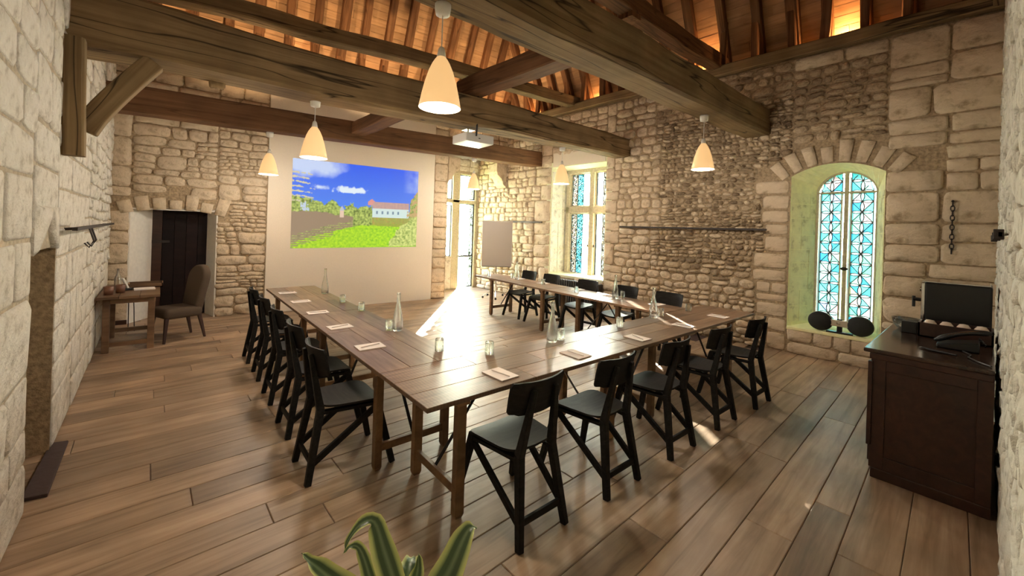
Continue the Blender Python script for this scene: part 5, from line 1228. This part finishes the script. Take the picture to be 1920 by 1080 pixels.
# ------------------------------------------------------------------ iron bars, chain and hook
def wallbar(wl, u0, u1, z, r, name, lab, ks):
    t = thing(name, lab, 'iron bar'); MB().bar(wl.P(u0, z, 0.10), wl.P(u1, z, 0.10), r, r * 1.2, side=(0, 0, 1)).build('bar', 'iron', t)
    for f in ks: MB().tube([wl.P(u0 + (u1 - u0) * f, z, 0.10), wl.P(u0 + (u1 - u0) * f, z - 0.01, 0.0), wl.P(u0 + (u1 - u0) * f, z - 0.01, -0.02)], 0.012, 6).build('bracket', 'iron', t)
    return t
wallbar(WR, uR(4.90), uR(2.26), 1.875, 0.030, 'iron_wall_bar', 'long black iron bar fixed across the flint wall', (0.08, 0.5, 0.92))
t = wallbar(WL, uL(4.35), uL(8.0), 1.645, 0.024, 'iron_wall_bar', 'black iron bar with hooks fixed to the pale stone wall', (0.1, 0.9))
for f in (0.25, 0.3): MB().tube([WL.P(uL(4.35) + 3.65 * f, 1.63, 0.10), WL.P(uL(4.35) + 3.65 * f, 1.52, 0.13), WL.P(uL(4.35) + 3.65 * f, 1.46, 0.10), WL.P(uL(4.35) + 3.65 * f, 1.5, 0.07)], 0.008, 6).build('hook', 'iron', t)
wallbar(WR, uR(8.6), uR(7.1), 1.95, 0.03, 'iron_wall_bar', 'thin iron bar behind the flipchart beside the alcove', (0.1, 0.9))
t = thing('iron_chain', 'rusty iron chain hanging on the ashlar near the sideboard', 'chain', (0, 0, 0))
lk = None; zz = 2.24
for k in range(11):
    if lk is None:
        ring = [(0.017 * math.cos(a), 0, 0.036 * math.sin(a)) for a in [2 * math.pi * i / 14 for i in range(15)]]
        o = MB().tube(ring, 0.0065, 6, cap=False).build('link', 'iron', t); lk = o
    else: o = lk.copy(); col.objects.link(o); o.parent = t
    o.location = WR.P(uR(0.285), zz, 0.05); o.rotation_euler = (0, 0, R_(90) if k % 2 else R_(0)); zz -= 0.058
MB().tube([WR.P(uR(0.285), 2.28, -0.02), WR.P(uR(0.285), 2.27, 0.06)], 0.014).build('staple', 'iron', t)
t = thing('iron_bracket', 'short iron bracket let into the near wall above the sideboard', 'bracket', (0, 0, 0))
MB().bb(3.9, 6.9, -0.062, -0.040, 1.80, 1.835).build('strap', 'iron', t, bevel=0.003)
for xx in (3.9, 4.9, 6.4): MB().bb(xx, xx + 0.04, -0.066, -0.022, 1.785, 1.85).build('lug', 'iron', t, bevel=0.004)

# ------------------------------------------------------------------ radiator under the mullioned window
t = thing('radiator', 'dark cast iron radiator under the mullioned window', 'radiator', (0, 0, 0))
for k in range(18):
    u = uR(6.46) + 0.066 * k
    mb = MB(); mb.hexa([WR.P(u, 0.08, 0.06), WR.P(u + 0.052, 0.08, 0.06), WR.P(u + 0.052, 0.08, 0.21), WR.P(u, 0.08, 0.21), WR.P(u, 0.64, 0.06), WR.P(u + 0.052, 0.64, 0.06), WR.P(u + 0.052, 0.64, 0.21), WR.P(u, 0.64, 0.21)])
    fix_normals(mb.build('section', 'radiator', t, bevel=0.022, seg=3))
MB().tube([WR.P(uR(6.48), 0.14, 0.135), WR.P(uR(5.28), 0.14, 0.135)], 0.02).build('pipe', 'radiator', t); MB().tube([WR.P(uR(6.48), 0.58, 0.135), WR.P(uR(5.28), 0.58, 0.135)], 0.02).build('pipe', 'radiator', t)
for uu in (uR(6.44), uR(5.33)): MB().bar(WR.P(uu, 0.1, 0.135), WR.P(uu, 0.0, 0.135), 0.05, 0.1).build('foot', 'radiator', t)

# ------------------------------------------------------------------ flipchart
t = thing('flipchart', 'wheeled flipchart with grey paper pad beside the alcove', 'flipchart', (6.30, 8.02, 0), R_(-38))
MB().bb(-0.385, 0.385, -0.02, 0.0, 0.82, 1.95).build('board', 'whitep', t, bevel=0.004)
MB().bb(-0.375, 0.375, -0.034, -0.02, 0.80, 1.93).build('paper_pad', 'greypad', t)
MB().bb(-0.385, 0.385, -0.045, -0.005, 1.91, 1.945).build('clamp', 'greypad', t, bevel=0.004); MB().bb(-0.36, 0.36, -0.06, 0.0, 0.785, 0.80).build('pen_tray', 'chrome', t)
MB().tube([(0, 0.03, 0.14), (0, 0.03, 1.6)], 0.018).build('pole', 'chrome', t)
for k in range(5):
    a = k * 2 * math.pi / 5 + 0.3 + R_(38); c, s = math.cos(a), math.sin(a)
    MB().tube([(0, 0.03, 0.16), (0.15 * c, 0.03 + 0.15 * s, 0.15), (0.32 * c, 0.03 + 0.32 * s, 0.075)], [0.016, 0.014, 0.010]).build('base_arm', 'chrome', t)
    MB().lathe([(0.0, -0.014), (0.026, -0.014), (0.028, 0.0), (0.026, 0.014), (0.0, 0.014)], 14).build('castor', 'blackp', t).matrix_local = Matrix.Translation((0.335 * c, 0.03 + 0.335 * s, 0.028)) @ Matrix.Rotation(R_(90), 4, 'X')

# ------------------------------------------------------------------ potted dracaena in the foreground
t = thing('potted_dracaena', 'potted plant with long green leaves edged in yellow', 'plant', (0.53, 1.02, 0))
MB().lathe([(0.0, 0.0), (0.12, 0.0), (0.155, 0.30), (0.165, 0.30), (0.165, 0.33), (0.148, 0.33), (0.14, 0.28), (0.0, 0.28)], 28).build('pot', 'pot', t, smooth=False)
MB().lathe([(0.0, 0.285), (0.142, 0.28)], 20).build('soil', 'soil', t); MB().tube([(0, 0, 0.27), (0.005, 0, 0.42), (0, 0, 0.56)], [0.02, 0.018, 0.016]).build('stem', 'pot', t)
m, n, l, out = newmat('variegated_leaf'); b = n.new('ShaderNodeBsdfPrincipled'); l.new(b.outputs[0], out.inputs[0]); b.inputs['Roughness'].default_value = 0.35
an = n.new('ShaderNodeVertexColor'); an.layer_name = 'leaf'; l.new(an.outputs[0], b.inputs['Base Color']); b.inputs['Subsurface Weight'].default_value = 0.0
M['leaf'] = m
def leaf(pts, wmax, roll=0.0, twist=0.0, tp=2.4):
    """pts: spine in local plant space"""
    P = [Vector(p) for p in pts]; n_ = 22; sp = []
    def cr(t):
        k = min(int(t * (len(P) - 1)), len(P) - 2); f = t * (len(P) - 1) - k; a = P[max(k - 1, 0)]; b = P[k]; c = P[k + 1]; d = P[min(k + 2, len(P) - 1)]
        return 0.5 * ((2 * b) + (c - a) * f + (2 * a - 5 * b + 4 * c - d) * f * f + (3 * b - a - 3 * c + d) * f ** 3)
    sp = [cr(i / n_) for i in range(n_ + 1)]; vs = []; fs = []; cl = []; K = 8
    for i, p in enumerate(sp):
        t_ = i / n_; d = (sp[min(i + 1, n_)] - sp[max(i - 1, 0)]).normalized(); up = Vector((0, 0, 1)); sdv = d.cross(up)
        if sdv.length < 1e-3: sdv = Vector((1, 0, 0))
        sdv.normalize(); nn = sdv.cross(d); an_ = roll + twist * t_; s2 = sdv * math.cos(an_) + nn * math.sin(an_); n2 = nn * math.cos(an_) - sdv * math.sin(an_)
        w_ = wmax * (0.45 + 0.55 * min(1, t_ / 0.3)) * max(0.02, 1 - t_ ** tp)
        for k in range(K + 1):
            u = -1 + 2 * k / K; vs.append(p + s2 * u * w_ / 2 + n2 * (abs(u) ** 1.6 * w_ * 0.22) + n2 * 0.004 * math.sin(i * 1.3 + u * 2) * abs(u))
            e = abs(u)
            cl.append((0.74, 0.74, 0.30) if e > 0.8 else ((0.50, 0.58, 0.22) if e > 0.6 else ((0.06, 0.11, 0.045) if e > 0.1 else (0.20, 0.28, 0.15))))
    for i in range(n_):
        for k in range(K): a = i * (K + 1) + k; fs.append((a, a + 1, a + K + 2, a + K + 1))
    mb = MB().add(vs, fs); o = mb.build('leaf', 'leaf', t, smooth=True)
    ca = o.data.color_attributes.new('leaf', 'FLOAT_COLOR', 'POINT'); ca.data.foreach_set('color', [x for c in cl for x in (*c, 1)])
    return o
O = Vector((0.53, 1.02, 0))
W = lambda *a: tuple(Vector(a) - O)
leaf([(0, 0, 0.46), W(0.555, 1.12, 0.60), W(0.55, 1.24, 0.70), W(0.542, 1.305, 0.755), W(0.50, 1.31, 0.765), W(0.455, 1.295, 0.745), W(0.443, 1.29, 0.715)], 0.165, 0.75, -0.5, 0.55)
leaf([(0, 0, 0.46), W(0.62, 1.06, 0.60), W(0.70, 1.075, 0.67), W(0.755, 1.085, 0.735), W(0.785, 1.09, 0.752), W(0.805, 1.085, 0.742)], 0.11, -0.9, 0.9, 1.9)
leaf([(0, 0, 0.46), W(0.46, 1.15, 0.60), W(0.395, 1.24, 0.68), W(0.345, 1.30, 0.725), W(0.322, 1.312, 0.755)], 0.13, 0.55, -0.5, 1.1)
leaf([(0, 0, 0.48), W(0.565, 1.08, 0.62), W(0.595, 1.095, 0.70), W(0.60, 1.10, 0.752)], 0.08, -0.8, 0.4, 1.8)
leaf([(0, 0, 0.44), W(0.505, 1.17, 0.60), W(0.49, 1.27, 0.70), W(0.462, 1.29, 0.722), W(0.44, 1.30, 0.70)], 0.075, 0.4, 0.2, 0.9)
leaf([(0, 0, 0.44), W(0.585, 1.14, 0.60), W(0.625, 1.20, 0.64), W(0.66, 1.24, 0.62)], 0.10, -0.3, 0.3, 2.0)
leaf([(0, 0, 0.44), W(0.45, 0.95, 0.56), W(0.36, 0.90, 0.58), W(0.28, 0.86, 0.50)], 0.10, 0.2, 0.3)
leaf([(0, 0, 0.44), W(0.60, 0.93, 0.56), W(0.68, 0.86, 0.58), W(0.75, 0.80, 0.50)], 0.10, -0.2, 0.3)
leaf([(0, 0, 0.44), W(0.66, 1.02, 0.54), W(0.76, 1.00, 0.54), W(0.84, 0.97, 0.46)], 0.09, 0.1, 0.2)
